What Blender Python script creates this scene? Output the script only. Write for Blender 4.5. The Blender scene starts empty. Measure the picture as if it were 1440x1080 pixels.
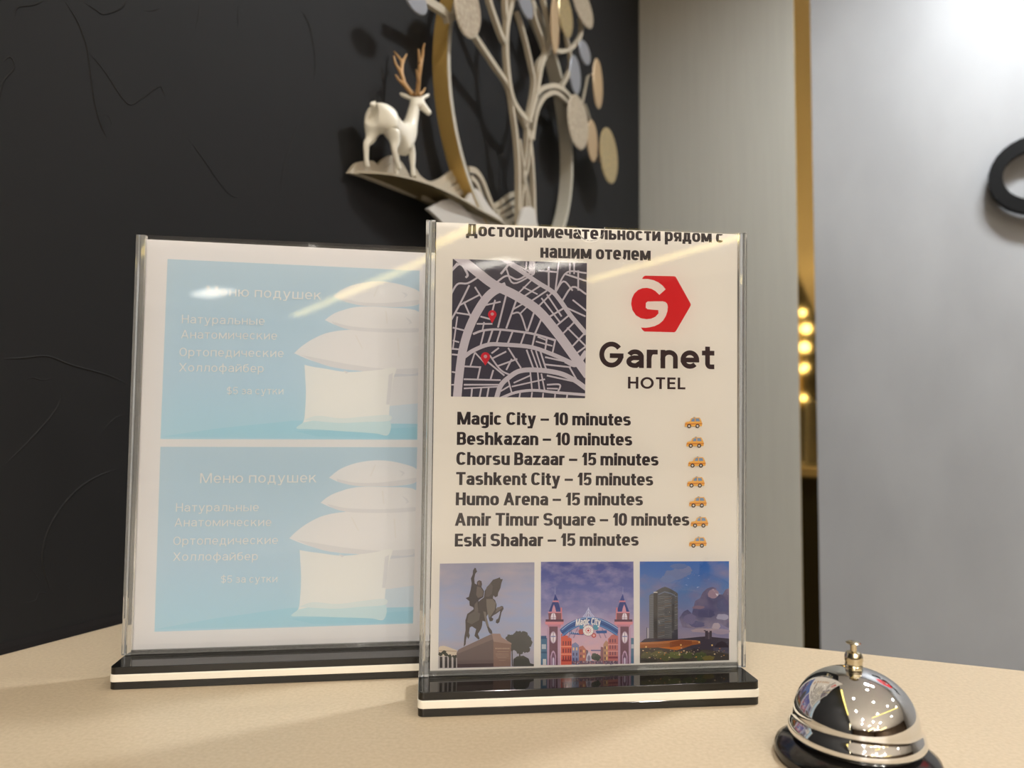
import bpy, bmesh, math, random
from mathutils import Vector, Matrix
random.seed(7)
SC = bpy.context.scene
COL = SC.collection

# ------------------------------------------------------------------ camera
F_PX, PITCH, ROLL = 1012.3, 0.0589, 0.0083
DESK = 1.05                                     # counter top height above the floor
CAM = Vector((0, 0, DESK + 0.1734))
fw = Vector((0, math.cos(PITCH), math.sin(PITCH)))
up0 = Vector((0, -math.sin(PITCH), math.cos(PITCH)))
rt0 = Vector((1, 0, 0))
rt = math.cos(ROLL) * rt0 + math.sin(ROLL) * up0
up = -math.sin(ROLL) * rt0 + math.cos(ROLL) * up0
cd = bpy.data.cameras.new('camera')
cd.sensor_width = 36.0
cd.lens = F_PX / 1440 * 36.0
cd.clip_start = 0.01
cd.dof.use_dof = True
cd.dof.focus_distance = 0.475
cd.dof.aperture_fstop = 6.8
cam = bpy.data.objects.new('camera', cd)
COL.objects.link(cam)
cam.matrix_world = Matrix((
    (rt.x, up.x, -fw.x, CAM.x), (rt.y, up.y, -fw.y, CAM.y), (rt.z, up.z, -fw.z, CAM.z), (0, 0, 0, 1)))
SC.camera = cam

# ------------------------------------------------------------------ view + world
SC.view_settings.view_transform = 'Standard'
SC.view_settings.look = 'None'
SC.view_settings.gamma = 1.0
SC.view_settings.use_curve_mapping = False
SC.view_settings.exposure = 0.42
SC.cycles.use_denoising = True
SC.cycles.max_bounces = 10
SC.cycles.transparent_max_bounces = 16
SC.cycles.transmission_bounces = 10
SC.cycles.sample_clamp_indirect = 6.0
W = bpy.data.worlds.new('world')
SC.world = W
W.use_nodes = True
W.node_tree.nodes['Background'].inputs[0].default_value = (0.6, 0.6, 0.6, 1)
W.node_tree.nodes['Background'].inputs[1].default_value = 0.05

# room frame: corner of the black wall (left) and the silver wall (rear); E1 along the rear wall, E2 along the black wall
O2 = Vector((0.372, 2.09, 0))
E2 = Vector((-0.4400, -0.8980, 0)).normalized()
E1 = Vector((-E2.y, E2.x, 0))
SDIR = -E2                                      # along the black wall, away from the camera
NB = E1                                         # black wall normal, into the room
NG = E2                                         # rear wall normal, into the room
CEIL = 2.80

def room(a, b, z=0.0):
    return O2 + E1 * a + E2 * b + Vector((0, 0, z))

# tunable lamp table: (e1, e2, watts)
LAMP_COL = ((1.0, 0.945, 0.87), (0.90, 0.96, 1.0))      # warm lobby lamps, cool wall washers
DOWNLIGHTS = [
    (1.00, 0.70, 14, 1), (1.22, 0.66, 5, 2), (2.6, 0.5, 6, 1), (3.3, 0.8, 5, 0),
    (0.55, 2.1, 2, 0), (1.05, 1.2, 2.5, 0), (1.5, 1.95, 2, 0), (2.45, 1.6, 3, 0), (3.8, 2.2, 5, 0),
    (0.7, 3.2, 8, 0), (2.2, 2.85, 8, 0),
    (1.4, 4.4, 34, 0), (2.6, 4.4, 40, 0), (3.6, 4.2, 40, 0),
    (1.6, 5.8, 64, 0), (2.9, 6.1, 70, 0),
    (3.2, 7.65, 76, 0), (4.6, 6.0, 60, 0), (5.2, 9.6, 50, 0), (7.0, 7.6, 50, 0),
]

# ------------------------------------------------------------------ colour + material helpers
def s2l(c):
    c = c / 255.0
    return c / 12.92 if c <= 0.04045 else ((c + 0.055) / 1.055) ** 2.4

def lin(r, g, b):
    return (s2l(r), s2l(g), s2l(b), 1.0)

def mat(name, col, rough=0.5, metal=0.0, spec=0.5, coat=0.0):
    m = bpy.data.materials.new(name)
    m.use_nodes = True
    b = m.node_tree.nodes['Principled BSDF']
    b.inputs['Base Color'].default_value = col
    b.inputs['Roughness'].default_value = rough
    b.inputs['Metallic'].default_value = metal
    b.inputs['Specular IOR Level'].default_value = spec
    b.inputs['Coat Weight'].default_value = coat
    return m

def bsdf(m):
    return m.node_tree.nodes['Principled BSDF']

def add_noise_bump(m, scale, strength, dist=0.001, detail=4):
    nt = m.node_tree
    tc = nt.nodes.new('ShaderNodeTexCoord')
    n = nt.nodes.new('ShaderNodeTexNoise')
    n.inputs['Scale'].default_value = scale
    n.inputs['Detail'].default_value = detail
    b = nt.nodes.new('ShaderNodeBump')
    b.inputs['Strength'].default_value = strength
    b.inputs['Distance'].default_value = dist
    nt.links.new(tc.outputs['Object'], n.inputs['Vector'])
    nt.links.new(n.outputs['Fac'], b.inputs['Height'])
    nt.links.new(b.outputs['Normal'], bsdf(m).inputs['Normal'])
    return n

def add_noise_colour(m, c1, c2, scale, detail=6, stretch=(1, 1, 1), lo=0.35, hi=0.65):
    nt = m.node_tree
    tc = nt.nodes.new('ShaderNodeTexCoord')
    mp = nt.nodes.new('ShaderNodeMapping')
    mp.inputs['Scale'].default_value = stretch
    n = nt.nodes.new('ShaderNodeTexNoise')
    n.inputs['Scale'].default_value = scale
    n.inputs['Detail'].default_value = detail
    r = nt.nodes.new('ShaderNodeValToRGB')
    r.color_ramp.elements[0].color = c1
    r.color_ramp.elements[1].color = c2
    r.color_ramp.elements[0].position = lo
    r.color_ramp.elements[1].position = hi
    nt.links.new(tc.outputs['Object'], mp.inputs['Vector'])
    nt.links.new(mp.outputs['Vector'], n.inputs['Vector'])
    nt.links.new(n.outputs['Fac'], r.inputs['Fac'])
    nt.links.new(r.outputs['Color'], bsdf(m).inputs['Base Color'])

def emit(name, col, strength):
    m = bpy.data.materials.new(name)
    m.use_nodes = True
    nt = m.node_tree
    nt.nodes.clear()
    e = nt.nodes.new('ShaderNodeEmission')
    e.inputs[0].default_value = col
    e.inputs[1].default_value = strength
    o = nt.nodes.new('ShaderNodeOutputMaterial')
    nt.links.new(e.outputs[0], o.inputs[0])
    return m

def thin_clear(name):
    m = bpy.data.materials.new(name)
    m.use_nodes = True
    nt = m.node_tree
    nt.nodes.clear()
    t = nt.nodes.new('ShaderNodeBsdfTransparent')
    t.inputs[0].default_value = (0.985, 0.985, 0.985, 1)
    g = nt.nodes.new('ShaderNodeBsdfGlossy')
    g.inputs['Roughness'].default_value = 0.03
    f = nt.nodes.new('ShaderNodeFresnel')
    f.inputs['IOR'].default_value = 1.5
    x = nt.nodes.new('ShaderNodeMixShader')
    o = nt.nodes.new('ShaderNodeOutputMaterial')
    nt.links.new(f.outputs[0], x.inputs[0])
    nt.links.new(t.outputs[0], x.inputs[1])
    nt.links.new(g.outputs[0], x.inputs[2])
    nt.links.new(x.outputs[0], o.inputs[0])
    return m

def glass(name):
    m = mat(name, (0.9, 0.91, 0.91, 1), 0.03)
    bsdf(m).inputs['IOR'].default_value = 1.49
    bsdf(m).inputs['Transmission Weight'].default_value = 0.88
    return m

# ------------------------------------------------------------------ object helpers
def ob(name, verts, faces, mats, parent=None, fmat=None, smooth=False):
    me = bpy.data.meshes.new(name)
    me.from_pydata([tuple(v) for v in verts], [], faces)
    if not isinstance(mats, (list, tuple)):
        mats = [mats]
    for m in mats:
        me.materials.append(m)
    if fmat:
        for p, i in zip(me.polygons, fmat):
            p.material_index = i
    if smooth:
        for p in me.polygons:
            p.use_smooth = True
    me.update()
    o = bpy.data.objects.new(name, me)
    COL.objects.link(o)
    if parent:
        o.parent = parent
    return o

def empty(name, mw, label, cat, group=None):
    o = bpy.data.objects.new(name, None)
    o.empty_display_size = 0.02
    COL.objects.link(o)
    o.matrix_world = mw
    tag(o, label, cat, group)
    return o

def tag(o, label, cat, group=None):
    o['label'] = label
    o['category'] = cat
    if group:
        o['group'] = group
    return o

def struct(o):
    o['kind'] = 'structure'
    return o

def fix_normals(o):
    bm = bmesh.new()
    bm.from_mesh(o.data)
    bmesh.ops.recalc_face_normals(bm, faces=bm.faces)
    bm.to_mesh(o.data)
    bm.free()
    return o

def frame(org, x, y, z):
    return Matrix(((x.x, y.x, z.x, org.x), (x.y, y.y, z.y, org.y), (x.z, y.z, z.z, org.z), (0, 0, 0, 1)))

def trans(v):
    return Matrix.Translation(v)

def box_vf(x0, x1, y0, y1, z0, z1):
    v = [(x0, y0, z0), (x1, y0, z0), (x1, y1, z0), (x0, y1, z0), (x0, y0, z1), (x1, y0, z1), (x1, y1, z1), (x0, y1, z1)]
    f = [(0, 3, 2, 1), (4, 5, 6, 7), (0, 1, 5, 4), (1, 2, 6, 5), (2, 3, 7, 6), (3, 0, 4, 7)]
    return v, f

def box(name, x0, x1, y0, y1, z0, z1, m, parent=None, bevel=0):
    v, f = box_vf(x0, x1, y0, y1, z0, z1)
    o = ob(name, v, f, m, parent)
    if bevel:
        b = o.modifiers.new('bevel', 'BEVEL')
        b.width = bevel
        b.segments = 2
    return o

def prism(name, pts, axis_a, axis_b, axis_n, org, d0, d1, m, parent=None, bevel=0):
    """outline pts (a,b) extruded along axis_n from d0 to d1"""
    n = len(pts)
    v = [org + axis_a * a + axis_b * b + axis_n * d0 for a, b in pts] + [org + axis_a * a + axis_b * b + axis_n * d1 for a, b in pts]
    f = [tuple(range(n))[::-1], tuple(range(n, 2 * n))] + [(i, (i + 1) % n, n + (i + 1) % n, n + i) for i in range(n)]
    o = fix_normals(ob(name, v, f, m, parent))
    if bevel:
        b = o.modifiers.new('bevel', 'BEVEL')
        b.width = bevel
        b.segments = 2
        b.limit_method = 'ANGLE'
    return o

def lathe(name, prof, m, parent=None, seg=64, loc=(0, 0, 0)):
    v, f = [], []
    n = len(prof)
    for i in range(seg):
        a = 2 * math.pi * i / seg
        for r, z in prof:
            v.append((loc[0] + r * math.cos(a), loc[1] + r * math.sin(a), loc[2] + z))
    for i in range(seg):
        j = (i + 1) % seg
        for k in range(n - 1):
            f.append((i * n + k, j * n + k, j * n + k + 1, i * n + k + 1))
    o = ob(name, v, f, m, parent)
    bm = bmesh.new()
    bm.from_mesh(o.data)
    bmesh.ops.remove_doubles(bm, verts=bm.verts, dist=1e-6)
    bmesh.ops.recalc_face_normals(bm, faces=bm.faces)
    for fc in bm.faces:
        fc.smooth = True
    for e in bm.edges:
        if len(e.link_faces) == 2 and e.calc_face_angle() > math.radians(38):
            e.smooth = False
    bm.to_mesh(o.data)
    bm.free()
    return o

def ray(x, y):
    return (rt * (x - 720) - up * (y - 540) + fw * F_PX).normalized()

def hit(x, y, P, n):
    """where the line of sight through photo point (x, y) meets a real plane"""
    q = ray(x, y)
    return CAM + q * ((P - CAM).dot(n) / q.dot(n))

def catmull(pts, k=6):
    P = [Vector(p) for p in pts]
    P = [P[0] * 2 - P[1]] + P + [P[-1] * 2 - P[-2]]
    out = []
    for i in range(1, len(P) - 2):
        a, b, c, d = P[i - 1], P[i], P[i + 1], P[i + 2]
        for j in range(k):
            t = j / k
            out.append(0.5 * ((2 * b) + (c - a) * t + (2 * a - 5 * b + 4 * c - d) * t * t + (3 * b - a - 3 * c + d) * t ** 3))
    out.append(P[-2])
    return out

def ribbon_sides(pts, widths):
    """2D offset curves of a polyline, with mitred joins"""
    n = len(pts)
    L, R = [], []
    for i in range(n):
        p = Vector(pts[i])
        d0 = (p - Vector(pts[i - 1])).normalized() if i else None
        d1 = (Vector(pts[i + 1]) - p).normalized() if i < n - 1 else None
        if d0 is None: d0 = d1
        if d1 is None: d1 = d0
        n0 = Vector((-d0.y, d0.x)); n1 = Vector((-d1.y, d1.x))
        m = n0 + n1
        m = m.normalized() if m.length > 1e-6 else n0
        k = 1.0 / max(0.45, m.dot(n0))
        w = widths[i] if isinstance(widths, (list, tuple)) else widths
        L.append(p + m * (w / 2 * k)); R.append(p - m * (w / 2 * k))
    return L, R

# ------------------------------------------------------------------ materials of the place
M_black_wall = mat('black_plaster', lin(29, 29, 30), 0.66, spec=0.14)
add_noise_bump(M_black_wall, 26, 0.25, 0.002, 6)
M_silver = mat('silver_wallpaper', lin(176, 176, 178), 0.42, metal=0.0, spec=0.4)
add_noise_colour(M_silver, lin(150, 150, 152), lin(157, 157, 159), 6, 4, (1, 1, 0.5))
M_grey_paper = mat('grey_wallpaper', lin(160, 158, 152), 0.6)
add_noise_colour(M_grey_paper, lin(162, 159, 150), lin(165, 162, 153), 120, 2, (1, 1, 0.04))
M_gold_mirror = mat('gold_mirror', lin(218, 186, 118), 0.04, metal=1.0)
M_floor = mat('pale_floor_tile', lin(165, 158, 148), 0.3)
add_noise_colour(M_floor, lin(160, 152, 142), lin(172, 165, 155), 3)
M_ceiling = mat('ceiling_paint', lin(238, 235, 230), 0.8)
M_brown_wall = mat('brown_panel_wall', lin(88, 70, 54), 0.6)
add_noise_colour(M_brown_wall, lin(70, 54, 42), lin(98, 80, 62), 2.0, 5, (4, 4, 0.6))
M_counter = mat('sand_counter', lin(206, 186, 152), 0.42, spec=0.4)
add_noise_colour(M_counter, lin(178, 161, 136), lin(189, 172, 147), 420, 8)
add_noise_bump(M_counter, 1500, 0.03, 0.0002, 3)
M_counter_front = mat('counter_front_board', lin(38, 35, 32), 0.6)
M_black_acr = mat('black_acrylic', lin(18, 17, 16), 0.06, spec=0.55)
M_white_acr = mat('white_acrylic', lin(232, 226, 212), 0.25)
M_clear = thin_clear('clear_acrylic_sheet')
M_glass = glass('clear_acrylic_edge')
M_chrome = mat('chrome', (0.80, 0.81, 0.83, 1), 0.035, metal=1.0)
M_nickel = mat('brassy_nickel', lin(204, 193, 166), 0.16, metal=1.0)
M_bell_base = mat('black_enamel', lin(20, 19, 18), 0.14, spec=0.6)
M_cream = mat('cream_lacquer', lin(170, 160, 142), 0.45)
M_cream_grey = mat('grey_cream_lacquer', lin(170, 165, 152), 0.45)
M_gold = mat('brushed_gold', lin(196, 164, 98), 0.4, metal=0.5)
M_olive = mat('bronze_underside', lin(112, 98, 66), 0.45, metal=0.35)
M_leaf_beige = mat('beige_leaf', lin(200, 184, 158), 0.4, metal=0.25)
add_noise_colour(M_leaf_beige, lin(148, 134, 114), lin(180, 168, 148), 160, 5)
M_leaf_grey = mat('blue_grey_leaf', lin(128, 130, 136), 0.45, metal=0.3)
M_leaf_gold = mat('gold_leaf', lin(205, 178, 112), 0.35, metal=0.5)
add_noise_colour(M_leaf_gold, lin(146, 132, 104), lin(188, 166, 116), 220, 5)
M_leaf_tan = mat('tan_leaf', lin(166, 142, 110), 0.45, metal=0.3)
M_marble = mat('pearl_white', lin(188, 184, 178), 0.3)
M_deer = mat('white_porcelain', lin(226, 222, 210), 0.35)
M_antler = mat('bronze_antler', lin(176, 138, 92), 0.45, metal=0.2)
M_letter = mat('black_letter', lin(10, 10, 11), 0.55, spec=0.12)
M_letter_red = mat('red_letter', lin(190, 30, 40), 0.35)
M_led = emit('warm_led', (1.0, 0.74, 0.16, 1), 2.8)
M_led_wide = emit('warm_led_wide', (1.0, 0.78, 0.28, 1), 9.0)
M_lens = emit('lamp_lens', (1.0, 0.94, 0.84, 1), 14.0)
M_globe = emit('globe_bulb', (1.0, 0.86, 0.55, 1), 7.0)
M_trim_white = mat('white_trim', lin(225, 225, 222), 0.4)
M_caulk = mat('dark_caulk', lin(24, 22, 22), 0.8, spec=0.1)

# ------------------------------------------------------------------ room shell
RW, RL, TH = 8.6, 13.6, 0.12
Z = Vector((0, 0, 1))
ZERO = Vector((0, 0, 0))

def room_box(name, a0, a1, b0, b1, z0, z1, m, parent=None):
    v, f = box_vf(a0, a1, b0, b1, z0, z1)
    o = ob(name, [room(a, b, z) for a, b, z in v], f, m, parent)
    return fix_normals(o)

struct(room_box('floor', -TH, RW + TH, -TH, RL + TH, -0.1, 0, M_floor))
struct(room_box('ceiling', -TH, RW + TH, -TH, RL + TH, CEIL, CEIL + 0.1, M_ceiling))
struct(room_box('wall_right', RW, RW + TH, 0, RL, 0, CEIL, M_brown_wall))
struct(room_box('wall_front', 0, RW, RL, RL + TH, 0, CEIL, M_brown_wall))

# black trowelled plaster wall, its ridges part of the same mesh
def black_wall():
    v, f = box_vf(-TH, 0, -TH, RL, 0, CEIL)
    V = [room(a, b, z) for a, b, z in v]
    Fc = [tuple(q) for q in f]
    k1, k2 = 0.4444, 0.5556
    A = lambda L: [(x * k1, y * k1) for x, y in L]
    B = lambda L: [(x * k2, 480 + y * k2) for x, y in L]
    creases = [
        (A([(196, -10), (240, 60), (265, 120), (278, 170), (285, 230), (300, 330), (320, 400), (345, 445)]), 1.0),
        (A([(278, 165), (310, 200), (340, 240), (400, 326), (440, 318), (500, 275), (515, 288), (525, 312)]), 0.8),
        (A([(575, 410), (640, 500), (720, 610), (770, 625)]), 0.8),
        (A([(945, 20), (970, 62), (985, 110), (997, 200), (992, 280)]), 1.1),
        (A([(255, 0), (300, 30), (330, 45), (385, 25), (400, -10)]), 0.9),
        (A([(45, 60), (52, 28), (70, 20), (110, 15), (150, -4)]), 0.8),
        (A([(632, 0), (627, 50), (612, 120)]), 0.7),
        (A([(757, 0), (752, 60), (756, 96)]), 0.7),
        (A([(962, 350), (920, 450), (895, 540), (888, 640)]), 0.9),
        (A([(0, 210), (30, 180), (45, 215), (10, 260), (0, 330)]), 0.8),
        (A([(440, 30), (480, 35), (520, 20)]), 0.6),
        (A([(318, 372), (340, 365), (352, 390), (345, 410)]), 0.5),
        (B([(0, 45), (60, 42), (120, 38), (180, 60), (270, 85), (332, 112)]), 1.0),
        (B([(155, 108), (146, 165), (80, 245), (0, 325)]), 0.9),
        (B([(312, 318), (240, 345), (180, 390), (130, 460), (108, 530), (112, 580), (132, 642)]), 1.0),
        (B([(325, 186), (290, 195), (245, 245)]), 0.7),
        (B([(50, 662), (88, 656), (100, 636), (130, 642)]), 0.6),
        (B([(62, 102), (80, 92), (110, 98), (150, 88)]), 0.6),
        (B([(66, 560), (90, 590), (110, 620)]), 0.5),
    ]
    for L, w in creases:
        P = catmull([(x, y, 0) for x, y in L], 5)
        pts = []
        for p in P:
            h = hit(p.x, p.y, O2, NB) - O2
            pts.append(Vector((h.dot(SDIR), h.z)))
        wd = 0.0012 * w
        Ls, Rs = ribbon_sides(pts, wd * 2)
        b = len(V)
        for i, p in enumerate(pts):
            taper = min(1, i / 4, (len(pts) - 1 - i) / 4)
            for q, hgt in ((Ls[i], -0.0002), (p, 0.0008 * w * taper - 0.0001), (Rs[i], -0.0002)):
                V.append(O2 + SDIR * q.x + Z * q.y + NB * hgt)
        for i in range(len(pts) - 1):
            a = b + i * 3
            Fc += [(a, a + 3, a + 4, a + 1), (a + 1, a + 4, a + 5, a + 2)]
    return struct(fix_normals(ob('wall_left', V, Fc, M_black_wall)))
black_wall()

# silver rear wall: two panels with a recessed gold mirror strip between them
def on_rear(x, y, off=0.0):
    h = hit(x, y, O2 + NG * off, NG) - O2
    return h.dot(E1), h.z
g0 = on_rear(1124.5, 600)[0]
g1 = on_rear(1149, 600)[0]
struct(room_box('wall_rear_left', 0.0, g0, -TH, 0, 0, CEIL, M_grey_paper))
struct(room_box('wall_rear_right', g1, RW, -TH, 0, 0, CEIL, M_silver))
struct(room_box('trim_1', g0, g1, -0.06, -0.012, 0, CEIL, M_gold_mirror))

# warm light lines let into the ceiling, seen as reflections in the acrylic and the bell
for (a0, b0), (a1, b1), hw, em in (((4.25, 7.0), (5.45, 12.8), 0.085, M_led_wide), ((6.45, 5.3), (7.7, 8.9), 0.085, M_led_wide), ((4.48, 6.72), (6.20, 5.40), 0.04, M_led), ((0.06, 1.5), (0.06, 3.95), 0.028, M_led), ((2.05, 3.65), (3.55, 0.6), 0.028, M_led)):
    P0, P1 = room(a0, b0, CEIL), room(a1, b1, CEIL)
    d = (P1 - P0).normalized()
    s = Vector((-d.y, d.x, 0))
    mid = (P0 + P1) / 2
    root = empty('linear_light', frame(mid, d, s, Z), 'warm yellow linear light set in the lobby ceiling', 'light', 'linear ceiling lights')
    ln = (P1 - P0).length
    box('channel', -ln / 2, ln / 2, -hw - 0.012, hw + 0.012, -0.02, 0.0, M_trim_white, root)
    box('diffuser', -ln / 2, ln / 2, -hw, hw, -0.026, -0.0205, em, root)

def downlight(a, b, watts, tone):
    root = empty('ceiling_downlight', trans(room(a, b, CEIL)), 'round white recessed downlight in the lobby ceiling', 'light', 'recessed ceiling downlights')
    k = 1.0 if tone == 0 else 2.0
    lathe('bezel', [(r * k, z) for r, z in [(0.045, -0.001), (0.062, -0.001), (0.064, -0.006), (0.058, -0.010), (0.047, -0.006), (0.045, -0.001)]], M_trim_white, root, 32)
    lathe('lens', [(0.0, -0.003), (0.044 * k, -0.003), (0.044 * k, -0.0015), (0.0, -0.0015)], M_lens, root, 32)
    ld = bpy.data.lights.new('downlight_bulb', 'AREA')
    ld.shape = 'DISK'
    ld.size = 0.085 if tone == 0 else 0.17
    ld.energy = watts
    ld.color = LAMP_COL[min(tone, 1)]
    ld.spread = math.radians(150)
    lo = bpy.data.objects.new('downlight_bulb', ld)
    COL.objects.link(lo)
    lo.parent = root
    lo.location = (0, 0, -0.012)
    if tone == 2:                               # gimballed washer turned towards the rear wall
        ld.spread = math.radians(120)
        lo.rotation_euler = (Vector((0, 0, -1)) * 0.8 - E2 * 0.6).to_track_quat('-Z', 'Y').to_euler()
        lo.location = (0, 0, -0.06)
for a, b, w, tone in DOWNLIGHTS:
    downlight(a, b, w, tone)

# flat panel lights further back, seen as white glints in the acrylic
for a, b in ((3.54, 11.3), (5.76, 8.72), (6.37, 8.25)):
    root = empty('panel_light', frame(room(a, b, CEIL), E1, E2, Z), 'white rectangular panel light in the lobby ceiling', 'light', 'ceiling panel lights')
    box('frame', -0.20, 0.20, -0.48, 0.48, -0.012, 0.0, M_trim_white, root)
    box('diffuser', -0.175, 0.175, -0.45, 0.45, -0.016, -0.0122, M_lens, root)

# globe lamps far down the black wall, visible only in the gold mirror strip
root = empty('wall_lamp', frame(room(0.0, 5.6, 1.45), E1, E2, Z), 'cluster of warm glass globe bulbs reflected in the gold strip', 'lamp')
box('back_plate', 0.0, 0.012, -0.06, 0.30, 0.0, 0.98, M_gold, root)
for i, (b, z, r) in enumerate([(0.0, 0.93, 0.035), (0.25, 0.80, 0.05), (-0.03, 0.58, 0.05), (0.2, 0.40, 0.035), (-0.02, 0.36, 0.03), (0.03, 0.08, 0.03)]):
    lathe('globe', [(r * math.sin(t * math.pi / 12), -r * math.cos(t * math.pi / 12)) for t in range(13)], M_globe, root, 20, (0.014 + r, b, z))

# ------------------------------------------------------------------ counter
ed = Vector((0.9380, -0.3466, 0))               # along the back edge
nd = Vector((-0.3466, -0.9380, 0))              # towards the customer side
kA = Vector((-0.3827, 0.5517, 0)); kB = Vector((-0.3396, 0.6395, 0)); kd = (kB - kA).normalized()
bw_n = NB
def to_wall(P, d):                              # slide P along d onto the face of the black wall
    t = (O2 - P).dot(bw_n) / d.dot(bw_n)
    return P + d * t
back0 = Vector((0.1934, 0.5991, 0))
BLc = to_wall(back0, ed)
FRONT = 0.60
FLc = to_wall(back0 + nd * FRONT, ed)
BRc = back0 + ed * 1.5
FRc = BRc + nd * FRONT
def slab(name, inset, z0, z1, m, bevel=0, parent=None, org=ZERO):
    q = [BLc + bw_n * 0.0005, BRc, FRc, FLc + bw_n * 0.0005]
    if inset:
        q = [BLc + nd * inset + bw_n * 0.0005, BRc + nd * inset - ed * inset, FRc - nd * inset - ed * inset, FLc - nd * inset + bw_n * 0.0005]
        q[0] = to_wall(q[0], ed) + bw_n * 0.0005; q[3] = to_wall(q[3], ed) + bw_n * 0.0005
    v = [p - org + Z * z0 for p in q] + [p - org + Z * z1 for p in q]
    f = [(0, 3, 2, 1), (4, 5, 6, 7), (0, 1, 5, 4), (1, 2, 6, 5), (2, 3, 7, 6), (3, 0, 4, 7)]
    o = fix_normals(ob(name, v, f, m, parent))
    if bevel:
        b = o.modifiers.new('bevel', 'BEVEL'); b.width = bevel; b.segments = 3
    return o
ctr = empty('reception_counter', trans(Vector((0.3, 0.25, 0))), 'sand-coloured stone reception counter with the signs and bell on it', 'counter')
slab('worktop', 0, DESK - 0.04, DESK, M_counter, 0.0015, ctr, Vector((0.3, 0.25, 0)))
slab('counter_body', 0.03, 0, DESK - 0.04, M_counter_front, 0, ctr, Vector((0.3, 0.25, 0)))
# dark sealant bead between worktop and black wall
P0, P1 = FLc + bw_n * 0.0006, BLc + bw_n * 0.0006
v, f = [], []
for P in (P0, P1):
    v += [P + Z * (DESK + 0.0002), P + bw_n * 0.004 + Z * (DESK + 0.0002), P + bw_n * 0.0025 + Z * (DESK + 0.004), P + Z * (DESK + 0.008)]
f = [(0, 1, 5, 4), (1, 2, 6, 5), (2, 3, 7, 6), (3, 0, 4, 7), (3, 2, 1, 0), (4, 5, 6, 7)]
struct(fix_normals(ob('trim_2', v, f, M_caulk)))

# ------------------------------------------------------------------ stroke lettering
class Face:
    def __init__(s, wx, wy, xh, n, wf, sb, over=None, space=0.26, desc=0.26):
        s.wx, s.wy, s.xh, s.n, s.wf, s.sb, s.over, s.space, s.desc = wx, wy, xh, n, wf, sb, over or {}, space, desc
COND = Face(0.222, 0.172, 0.75, 2.7, 1.07, 0.030, space=0.25)
LIGHT = Face(0.125, 0.105, 0.75, 2.15, 1.2, 0.085, space=0.36)
GEO = Face(0.205, 0.185, 0.72, 2.0, 1.3, 0.06, {'G': 1.02, 'a': 0.74, 'r': 0.47, 'n': 0.74, 'e': 0.80, 't': 0.54})
GEOC = Face(0.20, 0.175, 0.72, 2.0, 1.3, 0.085, {'O': 1.05, 'H': 0.82, 'T': 0.74, 'E': 0.66, 'L': 0.62})
FULL = (0.5, 0.5, 0.5, 0.5, 0, 360)
def S(*it): return ('s', it, False)
def OO(a): return ('s', (a,), True)
def V(*c): return ('v', c)
ARCH = (0.5, 0.6, 0.5, 0.4, 180, 0)
def bar(y, x0=0, x1=1): return S((x0, y), (x1, y))
def stem(x, y0=0, y1=1): return S((x, y0), (x, y1))
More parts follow.
